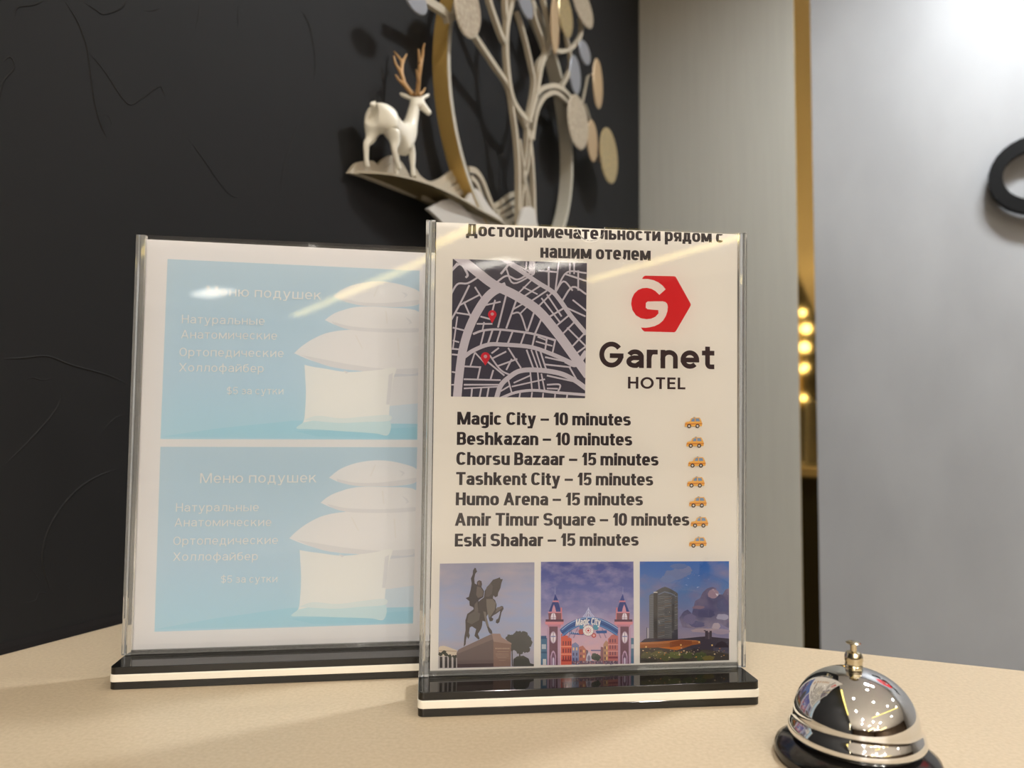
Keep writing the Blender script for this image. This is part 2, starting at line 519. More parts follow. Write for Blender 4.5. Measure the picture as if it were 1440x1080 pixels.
LC = {  # x-height letters: width, ops(T = ascender top, D = descender)
 'a': (.53, lambda T, D: [S((1, 0), (1, .62), (.5, .62, .5, .38, 0, 155)), S((1, .56), (.45, .56), (.45, .28, .45, .28, 90, 270), (.6, 0), (1, .26))]),
 'c': (.53, lambda T, D: [S((.5, .5, .5, .5, 38, 322))]),
 'e': (.55, lambda T, D: [S((.5, .5, .5, .5, 0, 318)), bar(.47)]),
 'g': (.55, lambda T, D: [OO((.5, .5, .5, .5, 0, 360)), S((1, 1), (1, -.1), (.5, -.1, .5, abs(D) - .1, 0, -140))]),
 'h': (.55, lambda T, D: [stem(0, 0, T), S((0, .6), ARCH, (1, 0))]),
 'i': (.205, lambda T, D: [stem(.5), S((.5, T - .10), (.5, T))]),
 'k': (.58, lambda T, D: [stem(0, 0, T), V(.08, .42, .92, 1), V(1, 0, .42, .62)]),
 'm': (.86, lambda T, D: [stem(0), S((0, .6), (.25, .6, .25, .4, 180, 0), (.5, 0)), S((.5, .6), (.75, .6, .25, .4, 180, 0), (1, 0))]),
 'n': (.55, lambda T, D: [stem(0), S((0, .6), ARCH, (1, 0))]),
 'o': (.57, lambda T, D: [OO(FULL)]),
 'q': (.55, lambda T, D: [OO(FULL), stem(1, D, 1)]),
 'r': (.36, lambda T, D: [stem(0), S((0, .5), (.65, .5, .65, .5, 180, 90), (1, 1))]),
 's': (.52, lambda T, D: [S((.5, .75, .5, .25, 25, 270), (.5, .25, .5, .25, 90, -155))]),
 't': (.37, lambda T, D: [S((.42, 1.3), (.42, .25), (.78, .25, .36, .25, 180, 270), (1, 0)), bar(1)]),
 'u': (.55, lambda T, D: [stem(1), S((0, 1), (0, .4), (.5, .4, .5, .4, 180, 360))]),
 'y': (.57, lambda T, D: [V(0, 1, .5, 0.02), V(1, 1, .33, D * .92), S((.02, D), (.3, D))]),
 'z': (.50, lambda T, D: [bar(1), bar(0), V(1, 1, 0, 0)]),
 'д': (.62, lambda T, D: [S((.2, 0), (.27, 1), (.82, 1), (.82, 0)), bar(0), S((0, 0), (0, -.3)), S((1, 0), (1, -.3))]),
 'т': (.50, lambda T, D: [bar(1), stem(.5)]),
 'п': (.55, lambda T, D: [S((0, 0), (0, 1), (1, 1), (1, 0))]),
 'р': (.56, lambda T, D: [OO(FULL), stem(0, D, 1)]),
 'и': (.57, lambda T, D: [stem(0), stem(1), V(0, .1, 1, .9)]),
 'й': (.57, lambda T, D: [stem(0), stem(1), V(0, .1, 1, .9), S((.5, T, .3, .16, 190, 350))]),
 'м': (.74, lambda T, D: [stem(0), stem(1), V(.04, 1, .5, .1), V(.96, 1, .5, .1)]),
 'ч': (.53, lambda T, D: [stem(1), S((0, 1), (0, .65), (.45, .65, .45, .25, 180, 270), (1, .42))]),
 'л': (.58, lambda T, D: [S((0, 0), (.12, .05), (.24, .3), (.28, 1), (1, 1), (1, 0))]),
 'ь': (.53, lambda T, D: [stem(0), S((0, 0), (.6, 0), (.6, .28, .4, .28, -90, 90), (0, .56))]),
 'ы': (.76, lambda T, D: [stem(0), stem(1), S((0, 0), (.4, 0), (.4, .28, .26, .28, -90, 90), (0, .56))]),
 'н': (.55, lambda T, D: [stem(0), stem(1), bar(.5)]),
 'я': (.54, lambda T, D: [stem(1), S((1, 1), (.42, 1), (.42, .7, .42, .3, 90, 270), (1, .4)), V(.08, 0, .5, .4)]),
 'ш': (.84, lambda T, D: [S((0, 1), (0, 0), (1, 0), (1, 1)), stem(.5)]),
 'ю': (.80, lambda T, D: [stem(0), S((0, .5), (.3, .5)), OO((.66, .5, .34, .5, 0, 360))]),
 'к': (.56, lambda T, D: [stem(0), V(.06, .42, .92, 1), V(1, 0, .4, .62)]),
 'ф': (.74, lambda T, D: [OO(FULL), stem(.5, D, T)]),
 'б': (.56, lambda T, D: [OO((.5, .45, .5, .45, 0, 360)), S((0, .45), (0, .8), (.45, .85, .45, .42, 180, 90), (.95, T))]),
 'з': (.49, lambda T, D: [S((.45, .76, .45, .24, 150, -90), (.3, .52)), S((.3, .52), (.45, .52), (.47, .26, .53, .26, 90, -150))]),
}
LC['о'] = LC['o']; LC['е'] = LC['e']; LC['а'] = LC['a']; LC['с'] = LC['c']; LC['у'] = LC['y']
UC = {
 'A': (.72, lambda: [V(0, 0, .5, 1), V(1, 0, .5, 1), bar(.27, .2, .8)]),
 'B': (.60, lambda: [stem(0), S((0, 1), (.55, 1), (.55, .76, .4, .24, 90, -90), (0, .52)), S((.5, .52), (.6, .26, .4, .26, 90, -90), (0, 0))]),
 'C': (.64, lambda: [S((.5, .5, .5, .5, 36, 324))]),
 'E': (.52, lambda: [S((1, 1), (0, 1), (0, 0), (1, 0)), bar(.52, 0, .9)]),
 'G': (.66, lambda: [S((.5, .5, .5, .5, 38, 350)), S((1, .45), (.54, .45))]),
 'H': (.64, lambda: [stem(0), stem(1), bar(.52)]),
 'L': (.52, lambda: [S((0, 1), (0, 0), (1, 0))]),
 'M': (.86, lambda: [stem(0), stem(1), V(.05, 1, .5, .02), V(.95, 1, .5, .02)]),
 'O': (.68, lambda: [OO(FULL)]),
 'S': (.62, lambda: [S((.5, .75, .5, .25, 20, 270), (.5, .25, .5, .25, 90, -160))]),
 'T': (.62, lambda: [bar(1), stem(.5)]),
 '1': (.36, lambda: [stem(1), V(0.05, .78, .98, .96)]),
 '0': (.56, lambda: [OO(FULL)]),
 '5': (.56, lambda: [S((.95, 1), (.1, 1), (.02, .48), (.2, .58), (.5, .3, .5, .3, 95, -155))]),
 '–': (.56, lambda: [bar(.42)]),
 '$': (.58, lambda: [S((.5, .74, .5, .22, 20, 270), (.5, .27, .5, .25, 90, -160)), stem(.5, -.1, 1.1)]),
 'Д': (.74, lambda: [S((.2, 0), (.3, 1), (.82, 1), (.82, 0)), bar(0), S((0, 0), (0, -.2)), S((1, 0), (1, -.2))]),
 'Х': (.68, lambda: [V(0, 0, 1, 1), V(1, 0, 0, 1)]),
}
UC['М'] = UC['M']; UC['Н'] = UC['H']; UC['А'] = UC['A']; UC['О'] = UC['O']

def glyph(ch, fc):
    """list of convex quads in cap-height units, and the width"""
    lc = ch in LC
    Wd, ops = LC[ch] if lc else UC[ch]
    Wd = fc.over.get(ch, Wd * fc.wf)
    s, t = fc.wx, fc.wy
    if ch in 'iі': Wd = s
    H = fc.xh if lc else 1.0
    T = (1.0 - t) / (H - t)
    D = -fc.desc / (H - t)
    ops = ops(T, D) if lc else ops()
    X = lambda x: s / 2 + x * (Wd - s)
    Y = lambda y: t / 2 + y * (H - t)
    quads = []
    for op in ops:
        if op[0] == 'v':
            x0, y0, x1, y1 = op[1]
            if y0 > y1: x0, y0, x1, y1 = x1, y1, x0, y0
            a, b, c, d = X(x0), Y(y0) - t / 2, X(x1), Y(y1) + t / 2
            L = math.hypot(c - a, d - b)
            w = min(s * L / abs(d - b), s * 1.5) * 0.94
            if abs(d - b) < 0.3 * abs(c - a):
                w = s
            quads.append([(a - w / 2, b), (a + w / 2, b), (c + w / 2, d), (c - w / 2, d)])
            continue
        pts = []
        for it in op[1]:
            if len(it) == 2:
                pts.append(Vector((X(it[0]) / s, Y(it[1]) / t)))
            else:
                cx, cy, rx, ry, a0, a1 = it
                k = max(5, int(abs(a1 - a0) / 12))
                for i in range(k + 1):
                    a = math.radians(a0 + (a1 - a0) * i / k)
                    ca, sa = math.cos(a), math.sin(a)
                    ex = 2.0 / fc.n
                    px = cx + rx * math.copysign(abs(ca) ** ex, ca)
                    py = cy + ry * math.copysign(abs(sa) ** ex, sa)
                    pts.append(Vector((X(px) / s, Y(py) / t)))
        q = [pts[0]]
        for p in pts[1:]:
            if (p - q[-1]).length > 0.02: q.append(p)
        closed = op[2]
        if closed:
            if (q[0] - q[-1]).length < 0.05: q.pop()
            q = [q[-1]] + q + [q[0], q[1]]
        else:
            for e, nb in ((0, 1), (-1, -2)):
                d = (q[e] - q[nb]).normalized()
                if abs(d.y) > 0.99 or abs(d.x) > 0.99:
                    q[e] = q[e] + d * 0.5
        Ls, Rs = ribbon_sides(q, 1.0)
        rng = range(1, len(q) - 2) if closed else range(len(q) - 1)
        for i in rng:
            quads.append([(p.x * s, p.y * t) for p in (Ls[i], Rs[i], Rs[i + 1], Ls[i + 1])])
    return quads, Wd

def layout(text, fc):
    x, polys = 0.0, []
    pend = 0.0
    first = True
    for ch in text:
        if ch == ' ':
            pend += fc.space
            continue
        if not first: x += fc.sb * 2 + pend
        pend = 0.0
        first = False
        qs, w = glyph(ch, fc)
        polys += [[(x + a, b) for a, b in q] for q in qs]
        x += w
    return polys, x

def clip_top(poly, y):
    out = []
    n = len(poly)
    for i in range(n):
        a, b = poly[i], poly[(i + 1) % n]
        if a[1] <= y: out.append(a)
        if (a[1] <= y) != (b[1] <= y):
            t = (y - a[1]) / (b[1] - a[1])
            out.append((a[0] + (b[0] - a[0]) * t, y))
    return out

# ------------------------------------------------------------------ printed sheets in acrylic holders
PAPER = (0.86, 0.83, 0.785)
PSEEN = (226, 217, 203)
def ink(r, g, b):
    return tuple(min(0.9, s2l(c) / s2l(w) * p) for c, w, p in zip((r, g, b), PSEEN, PAPER)) + (1.0,)

_inks = {}
def inkmat(r, g, b):
    k = (r, g, b, PSEEN)
    if k not in _inks:
        _inks[k] = mat('ink_%d_%d_%d' % k[:3], ink(r, g, b), 0.7, spec=0.2)
    return _inks[k]

def gradmat(name, stops, v0, v1, cloud=None, scale=60, stretch=(1, 1, 2.5), lo=0.45, hi=0.75, u_tilt=0.0):
    m = mat(name, (1, 1, 1, 1), 0.7, spec=0.2)
    nt = m.node_tree
    tc = nt.nodes.new('ShaderNodeTexCoord')
    sp = nt.nodes.new('ShaderNodeSeparateXYZ')
    mr = nt.nodes.new('ShaderNodeMapRange')
    mr.inputs[1].default_value = v0
    mr.inputs[2].default_value = v1
    cr = nt.nodes.new('ShaderNodeValToRGB')
    while len(cr.color_ramp.elements) < len(stops):
        cr.color_ramp.elements.new(0.5)
    for e, (p, c) in zip(cr.color_ramp.elements, stops):
        e.position = p
        e.color = ink(*c)
    L = nt.links.new
    L(tc.outputs['Object'], sp.inputs[0])
    L(sp.outputs['Z'], mr.inputs[0])
    L(mr.outputs[0], cr.inputs[0])
    out = cr.outputs['Color']
    if cloud:
        mp = nt.nodes.new('ShaderNodeMapping')
        mp.inputs['Scale'].default_value = stretch
        n = nt.nodes.new('ShaderNodeTexNoise')
        n.inputs['Scale'].default_value = scale
        n.inputs['Detail'].default_value = 7
        r2 = nt.nodes.new('ShaderNodeMapRange')
        r2.inputs[1].default_value = lo
        r2.inputs[2].default_value = hi
        r2.inputs[4].default_value = 0.8
        mx = nt.nodes.new('ShaderNodeMixRGB')
        mx.inputs[2].default_value = ink(*cloud)
        L(tc.outputs['Object'], mp.inputs[0]); L(mp.outputs[0], n.inputs['Vector'])
        L(n.outputs['Fac'], r2.inputs[0]); L(r2.outputs[0], mx.inputs[0]); L(out, mx.inputs[1])
        out = mx.outputs[0]
    L(out, bsdf(m).inputs['Base Color'])
    return m

HW, HH, BW, BT = 0.216, 0.2915, 0.2137, 0.0144     # holder panel width/height, base length/height

def rrect(x0, x1, y0, y1, r, k=6):
    out = []
    for cx, cy, a0 in ((x1 - r, y1 - r, 0), (x0 + r, y1 - r, 90), (x0 + r, y0 + r, 180), (x1 - r, y0 + r, 270)):
        for i in range(k + 1):
            a = math.radians(a0 + 90 * i / k)
            out.append((cx + r * math.cos(a), cy + r * math.sin(a)))
    return out

class Holder:
    def __init__(h, x, y, yaw, lean, sr, bl, df, label, railL, railR, notch=True):
        c, s = math.cos(yaw), math.sin(yaw)
        ex, ey = Vector((c, s, 0)), Vector((-s, c, 0))
        o = Vector((x, y, DESK))
        u = Z * math.cos(lean) + ey * math.sin(lean)
        px = ex * math.cos(sr) + u * math.sin(sr)
        py = -ex * math.sin(sr) + u * math.cos(sr)
        mid = o + Z * BT + ex * (HW / 2)
        bl0 = mid - px * (HW / 2)
        nb = py.cross(px) * -1
        nb = px.cross(py) * -1                      # away from the viewer
        h.root = empty('sign_holder', frame(o + ex * (HW / 2), ex, ey, Z), label, 'sign holder')
        inv = h.root.matrix_world.inverted()
        # base: three rounded acrylic layers
        for i, (m, nm) in enumerate(((M_black_acr, 'black acrylic layer'), (M_white_acr, 'white acrylic layer'), (M_black_acr, 'black acrylic layer'))):
            ins = 0.0 if i != 1 else -0.0003
            pts = rrect(bl - HW / 2 + ins, bl + BW - HW / 2 - ins, -df + ins, df * 0.95 - ins, 0.0038)
            q = prism('base_layer', pts, Vector((1, 0, 0)), Vector((0, 1, 0)), Z, ZERO, i * BT / 3 + (0.00002 if i else 0), (i + 1) * BT / 3, m, h.root, 0.00035)
            q['label'] = nm
        h.P = frame(bl0, px, nb, py)                # panel frame: x right, y away from viewer, z up
        Lm = inv @ h.P
        def part(name, verts, faces, m):
            return fix_normals(ob(name, [Lm @ Vector(v) for v in verts], faces, m, h.root))
        FD, BD = -0.0030, 0.0022                    # front / back faces of the clear sheets
        z0 = 0.0004
        h.inner = (railL, HW - railR)
        # front sheet, with a half-round thumb notch in the top edge
        nx, nr = HW * 0.5, 0.0092
        out = [(railL, z0), (HW - railR, z0), (HW - railR, HH)]
        if notch:
            out += [(nx + nr * math.cos(math.radians(a)), HH - nr * 1.0 * math.sin(math.radians(a))) for a in range(0, 181, 12)]
        out += [(railL, HH)]
        n = len(out)
        v = [(a, FD, b) for a, b in out] + [(a, FD + 0.0012, b) for a, b in out]
        # two parallel faces and the cut edge
        part('front_sheet', v[:n], [tuple(range(n))], M_clear)
        e = []
        for i in range(n):
            j = (i + 1) % n
            e.append((i, j, n + j, n + i))
        if notch:
            a, b = 3, 3 + 15
            vv = []
            rim = []
            for k in range(a, b):
                p = out[k]
                q2 = (nx + (p[0] - nx) * 1.05, HH + (p[1] - HH) * 1.05)
                vv += [(p[0], FD, p[1]), (q2[0], FD, q2[1]), (q2[0], FD + 0.0012, q2[1]), (p[0], FD + 0.0012, p[1])]
            for k in range(b - a - 1):
                c0, c1 = k * 4, k * 4 + 4
                rim += [(c0, c0 + 1, c1 + 1, c1), (c0 + 1, c0 + 2, c1 + 2, c1 + 1), (c0 + 2, c0 + 3, c1 + 3, c1 + 2), (c0 + 3, c0, c1, c1 + 3)]
            part('notch_edge', vv, rim, M_glass)
        q = [(railL, BD, z0), (HW - railR, BD, z0), (HW - railR, BD, HH - 0.001), (railL, BD, HH - 0.001)]
        part('back_sheet', q, [(0, 1, 2, 3)], M_clear)
        # side rails with two ridges each, bottom rail
        def rail(x0, x1):
            prof = [(x0, FD), (x0 + (x1 - x0) * .30, FD - .0004), (x0 + (x1 - x0) * .42, FD + .0008), (x0 + (x1 - x0) * .62, FD - .0004), (x1, FD), (x1, BD), (x0, BD)]
            k = len(prof)
            v = [(a, b, z0) for a, b in prof] + [(a, b, HH) for a, b in prof]
            f = [tuple(range(k))[::-1], tuple(range(k, 2 * k))] + [(i, (i + 1) % k, k + (i + 1) % k, k + i) for i in range(k)]
            part('side_rail', v, f, M_glass)
        rail(0.0, railL - 0.0002)
        rail(HW - railR + 0.0002, HW)
        v, f = box_vf(railL, HW - railR, FD + 0.0005, BD - 0.0005, z0, 0.0030)
        part('bottom_rail', v, f, M_glass)

class Sheet:
    def __init__(s, holder, quad, label, name):
        """quad: TL, TR, BR, BL of the paper in the photograph; the paper hangs in the holder"""
        s.P = holder.P
        s.root = empty(name, s.P, label, 'sheet')
        s.inv = s.P.inverted()
        s.org = s.P.translation
        s.n = s.P.col[1].to_3d()
        q = [s.uv(*p) for p in quad]
        q = [(a, min(b, HH - 0.0004)) for a, b in q]
        s.quad = q
        v = [(a, 0, b) for a, b in q] + [(a, 0.00018, b) for a, b in q]
        fix_normals(ob('paper', v, [(0, 1, 2, 3), (7, 6, 5, 4), (0, 4, 5, 1), (1, 5, 6, 2), (2, 6, 7, 3), (3, 7, 4, 0)], M_paper, s.root))
    def uv(s, x, y):
        p = s.inv @ hit(x, y, s.org, s.n)
        return (p.x, p.z)
    def art(s, name, items, layer=1, parent=None, label=None, uv=False):
        """items: list of (polygon, material); later ones printed over earlier ones; one mesh"""
        mats, V_, F_, fm = [], [], [], []
        for i, (poly, m) in enumerate(items):
            if m not in mats: mats.append(m)
            P = poly if uv else [s.uv(*p) for p in poly]
            b = len(V_)
            d = -0.00004 - 0.0006 * (layer - 1) - 0.0000012 * i
            V_ += [(a, d, c) for a, c in P]
            F_.append(tuple(range(b, b + len(P))))
            fm.append(mats.index(m))
        o = ob(name, V_, F_, mats, parent or s.root, fm)
        if label: o['label'] = label
        return o
    def text(s, body, p0, p1, cap, face, m, layer=1, parent=None, top=None, slant=0.0, name='text_line', bend=None):
        P0, P1 = Vector(s.uv(*p0)), Vector(s.uv(*p1))
        C = (Vector(s.uv(p0[0], p0[1] - cap)) - P0).length
        ux = (P1 - P0).normalized()
        uy = Vector((-ux.y, ux.x))
        polys, Wt = layout(body, face)
        k = (P1 - P0).length / (Wt * C)
        items = []
        for q in polys:
            Q = []
            for a, b in q:
                dy = bend * (1 - (2 * a / Wt - 1) ** 2) if bend else 0.0
                w = P0 + ux * (a + slant * b) * C * k + uy * (b + dy) * C
                Q.append((w.x, w.y))
            if top is not None:
                Q = clip_top(Q, top)
                if len(Q) < 3: continue
            items.append((Q, m))
        mesh_items = items
        V_, F_ = [], []
        for i, (Q, _) in enumerate(mesh_items):
            b = len(V_)
            V_ += [(a, -0.00004 - 0.0006 * (layer - 1) - (i % 7) * 0.0000008, c) for a, c in Q]
            F_.append(tuple(range(b, b + len(Q))))
        return ob(name, V_, F_, m, parent or s.root)

M_paper = mat('white_paper', PAPER + (1,), 0.75, spec=0.2)

# --- fitted poses of the two holders on the counter
HR = Holder(-0.0577, 0.4683, 0.1134, -0.0308, -0.0008, -0.0001, 0.0292,
            'clear acrylic holder on striped base in front, showing the hotel attractions sheet', 0.0062, 0.0050)
HL = Holder(-0.2663, 0.5058, 0.1393, -0.0126, -0.0010, 0.0017, 0.0271,
            'clear acrylic holder on striped base behind, showing the blue pillow menu', 0.0062, 0.0050, False)

# ================= hotel attractions sheet
sr_ = Sheet(HR, [(613.5, 312.4), (1037, 328.2), (1036.7, 931.5), (604.5, 944.0)],
            'white sheet with red Garnet Hotel logo, city map, taxi times and three photos', 'printed_sheet')
DARK = inkmat(48, 40, 42)
top_v = HH - 0.0007
sr_.text('Достопримечательности рядом с', (655.3, 331.8), (1017.4, 341.3), 18.4, COND, DARK, 1, top=top_v, name='heading_line')
sr_.text('нашим отелем', (759.8, 362.4), (915, 366.6), 19.0, COND, DARK, 1, name='heading_line')
for body, p0, p1 in (
        ('Magic City – 10 minutes', (642.9, 597.2), (887, 598.6)),
        ('Beshkazan – 10 minutes', (642.4, 625.6), (889, 626.6)),
        ('Chorsu Bazaar – 15 minutes', (641.6, 653.8), (925.9, 654.8)),
        ('Tashkent City – 15 minutes', (641.2, 682.0), (918.4, 682.8)),
        ('Humo Arena – 15 minutes', (640.8, 710.6), (904, 710.8)),
        ('Amir Timur Square – 10 minutes', (639.4, 739.4), (969.3, 739.2)),
        ('Eski Shahar – 15 minutes', (639.4, 768.6), (898, 767.4))):
    sr_.text(body, p0, p1, 18.2, COND, DARK, 1)

# logo: emblem, name, HOTEL
k5 = lambda x, y: (810 + x * 0.25933, 300 + y * 0.25933)
EMB = [(375, 338), (532, 341), (541, 345), (620, 487), (623, 496), (619, 506), (541, 640), (533, 645), (372, 641), (362, 634), (352, 619),
       (375, 621), (400, 618), (428, 611), (452, 599), (472, 581), (487, 557), (496, 530), (498, 505), (494, 490), (485, 481), (470, 477), (388, 478), (379, 486),
       (378, 512), (388, 520), (446, 525), (447, 543), (430, 561), (408, 571), (383, 574), (352, 569), (325, 553), (306, 525), (299, 492), (303, 462), (316, 435), (336, 416), (360, 406), (384, 404), (408, 409), (430, 421), (452, 442),
       (486, 412), (470, 392), (448, 375), (420, 362), (390, 356), (358, 356), (365, 344)]
sr_.art('logo_emblem', [([k5(*p) for p in EMB], inkmat(203, 33, 38))], 1)
sr_.text('Garnet', (842.6, 516.6), (1004.5, 519.2), 36.5, GEO, inkmat(52, 36, 38), 1, name='logo_name')
sr_.text('HOTEL', (883, 546.4), (963.8, 547.6), 16.6, GEOC, inkmat(52, 36, 38), 1, name='logo_name')

# city map
k4 = lambda x, y: (590 + x * 0.2592, 300 + y * 0.2592)
def ribbon_px(sheet, pts, w, conv, smooth=True):
    P = catmull([(x, y, 0) for x, y in pts], 5) if smooth and len(pts) > 2 else [Vector((x, y, 0)) for x, y in pts]
    Ls, Rs = ribbon_sides([Vector((p.x, p.y)) for p in P], w)
    return [[conv(*q) for q in (Ls[i], Rs[i], Rs[i + 1], Ls[i + 1])] for i in range(len(P) - 1)]

def clip_rect(poly, x0, x1, y0, y1):
    for ax, lim, sg in ((0, x0, 1), (0, x1, -1), (1, y0, 1), (1, y1, -1)):
        out = []
        n = len(poly)
        for i in range(n):
            a, b = poly[i], poly[(i + 1) % n]
            ia, ib = sg * (a[ax] - lim) >= 0, sg * (b[ax] - lim) >= 0
            if ia: out.append(a)
            if ia != ib:
                t = (lim - a[ax]) / (b[ax] - a[ax])
                out.append((a[0] + (b[0] - a[0]) * t, a[1] + (b[1] - a[1]) * t))
        poly = out
        if len(poly) < 3: return None
    return poly

def city_map():
    road = inkmat(197, 187, 190)
    block = inkmat(66, 62, 72)
    c = [(180, 247), (908, 270), (898, 1003), (170, 994)]
    # bilinear frame so roads can be clipped in a square and follow the printed rectangle
    def unmap(x, y):
        v_ = (y - 250) / 744.0
        v_ = (y - (247 + 23 * (x - 175) / 728)) / (747 + (733 - 747) * (x - 175) / 728)
        xl = 180 - 10 * v_
        xr = 908 - 10 * v_
        return ((x - xl) / (xr - xl), v_)
    def remap(u, v_):
        xl, xr = 180 - 10 * v_, 908 - 10 * v_
        yt, yb = 247 + 23 * u, 994 + 9 * u
        return k4(xl + (xr - xl) * u, yt + (yb - yt) * v_)
    items = [([k4(*p) for p in c], block)]
    roads = [
        (50, [(195, 225), (290, 300), (400, 385), (520, 445), (640, 525), (740, 640), (850, 790), (915, 880)]),
        (46, [(470, 395), (400, 425), (340, 490), (275, 610), (235, 740), (215, 880), (203, 1010)]),
        (22, [(240, 780), (290, 745), (370, 713), (450, 712), (600, 725), (720, 765), (850, 822)]),
        (26, [(415, 1010), (440, 935), (485, 890), (545, 855), (640, 850), (760, 868), (840, 905), (910, 955)]),
        (12, [(290, 655), (340, 637), (410, 630), (500, 637), (620, 655), (740, 690)]),
        (15, [(440, 1003), (520, 972), (620, 960), (740, 972), (905, 985)]),
        (24, [(440, 240), (560, 320), (640, 375), (720, 425), (760, 470), (820, 555), (905, 655)]),
        (34, [(612, 250), (608, 330)]),
        (26, [(905, 750), (850, 820), (790, 800)]),
        (12, [(165, 320), (220, 275), (260, 330), (250, 350)]),
        (10, [(165, 450), (205, 385), (260, 380), (320, 345), (355, 320)]),
        (10, [(165, 590), (215, 500), (270, 390)]), (9, [(215, 500), (330, 440)]), (9, [(200, 540), (300, 555)]),
        (9, [(240, 480), (285, 580)]), (9, [(300, 400), (345, 470)]), (10, [(340, 330), (385, 395)]),
        (9, [(180, 620), (260, 640)]), (9, [(175, 735), (240, 740)]), (9, [(175, 765), (240, 772)]), (8, [(205, 560), (180, 740)]),
        (9, [(205, 270), (180, 300)]), (10, [(400, 390), (470, 340), (530, 360), (590, 330)]), (9, [(470, 300), (510, 380), (620, 330)]),
        (8, [(560, 400), (640, 440)]), (8, [(530, 440), (620, 350)]), (9, [(560, 455), (660, 390)]), (9, [(600, 480), (690, 420)]),
        (12, [(440, 330), (490, 270)]), (9, [(490, 262), (600, 320)]), (8, [(580, 262), (575, 320)]),
        (10, [(700, 290), (700, 400)]), (10, [(640, 310), (750, 320)]), (9, [(755, 265), (735, 430)]), (9, [(740, 420), (800, 320), (905, 325)]),
        (10, [(790, 330), (910, 370)]), (8, [(815, 265), (815, 330)]), (8, [(838, 268), (838, 330)]), (9, [(860, 310), (860, 420)]),
        (10, [(770, 480), (830, 400), (905, 440)]), (9, [(730, 440), (780, 370), (830, 420)]), (9, [(790, 510), (900, 560)]), (9, [(830, 470), (905, 530)]),
        (9, [(640, 510), (720, 430)]), (9, [(660, 460), (760, 590)]), (9, [(690, 440), (770, 560)]), (10, [(690, 570), (790, 510)]), (9, [(730, 620), (820, 545)]),
        (9, [(770, 660), (850, 580)]), (9, [(800, 620), (900, 720)]), (9, [(830, 720), (905, 640)]), (9, [(850, 760), (905, 720)]),
        (9, [(350, 500), (440, 480)]), (9, [(410, 470), (385, 570)]), (10, [(470, 440), (425, 620)]), (10, [(525, 470), (470, 625)]), (9, [(500, 545), (545, 545), (580, 640)]),
        (8, [(510, 520), (580, 480)]), (8, [(545, 545), (590, 500)]), (10, [(620, 540), (585, 640)]), (10, [(660, 575), (625, 655)]), (9, [(330, 560), (385, 575)]), (9, [(310, 600), (395, 600)]), (8, [(350, 590), (340, 640)]),
        (9, [(350, 640), (330, 720)]), (10, [(395, 635), (370, 710)]), (9, [(440, 632), (415, 712)]), (10, [(505, 640), (475, 715)]), (9, [(570, 650), (545, 720)]), (10, [(625, 660), (610, 725)]),
        (8, [(640, 670), (690, 690)]), (8, [(630, 695), (720, 720)]), (9, [(690, 680), (680, 745)]), (9, [(735, 690), (720, 760)]),
        (8, [(300, 755), (275, 830)]), (9, [(240, 830), (330, 835)]), (9, [(380, 770), (440, 850), (500, 880)]), (9, [(350, 790), (460, 880)]), (8, [(300, 755), (360, 820)]),
        (9, [(330, 830), (315, 900)]), (9, [(400, 850), (385, 900)]), (9, [(240, 900), (440, 905)]), (9, [(240, 930), (440, 930)]),
        (9, [(390, 760), (430, 730)]), (9, [(390, 790), (470, 750)]), (9, [(420, 830), (530, 790)]), (9, [(480, 730), (550, 840)]), (9, [(500, 790), (470, 850)]),
        (9, [(580, 740), (620, 850)]), (8, [(605, 740), (645, 850)]), (8, [(630, 745), (665, 855)]), (9, [(655, 750), (690, 860)]),
        (9, [(680, 780), (840, 815)]), (9, [(680, 820), (820, 835)]), (9, [(810, 830), (850, 900)]), (9, [(690, 880), (850, 915)]),
        (8, [(480, 900), (500, 975)]), (8, [(600, 860), (610, 960)]), (8, [(640, 860), (650, 960)]), (8, [(660, 870), (680, 970)]), (8, [(510, 920), (600, 880)]), (8, [(500, 940), (680, 900)]), (8, [(440, 965), (490, 935)]),
        (9, [(690, 930), (760, 930), (750, 970)]), (8, [(690, 950), (750, 952)]),
        (9, [(285, 945), (280, 1000)]), (9, [(335, 945), (325, 1000)]), (9, [(375, 945), (365, 1000)]), (8, [(240, 950), (440, 940)]),
        (8, [(545, 975), (540, 1003)]), (8, [(610, 970), (606, 1003)]), (8, [(670, 975), (668, 1003)]), (8, [(735, 980), (733, 1003)]), (8, [(800, 985), (798, 1003)]),
        (8, [(175, 860), (205, 865)]), (8, [(172, 930), (200, 930)]), (8, [(180, 690), (215, 700)]),
    ]
    for w, pts in roads:
        for q in ribbon_px(None, pts, w, lambda x, y: (x, y), len(pts) > 2):
            uvq = clip_rect([unmap(*p) for p in q], 0, 1, 0, 1)
            if uvq: items.append(([remap(*p) for p in uvq], road))
    m = sr_.art('city_map', items, 1)
    red, hole = inkmat(205, 45, 58), inkmat(196, 150, 152)
    for cx, cy, r, tip in ((394, 549, 23, 598), (357, 779, 25, 827)):
        P = []
        for i in range(21):
            a = math.radians(-25 + 230 * i / 20)
            P.append((cx + r * math.cos(a), cy - r * math.sin(a)))
        P.append((cx - 0.5, tip))
        circ = [(cx + r * .38 * math.cos(t * math.pi / 6), cy - 2 + r * .38 * math.sin(t * math.pi / 6)) for t in range(12)]
        sr_.art('map_pin', [([k4(*p) for p in P], red), ([k4(*p) for p in circ], hole)], 2, m, 'red map pin')
city_map()

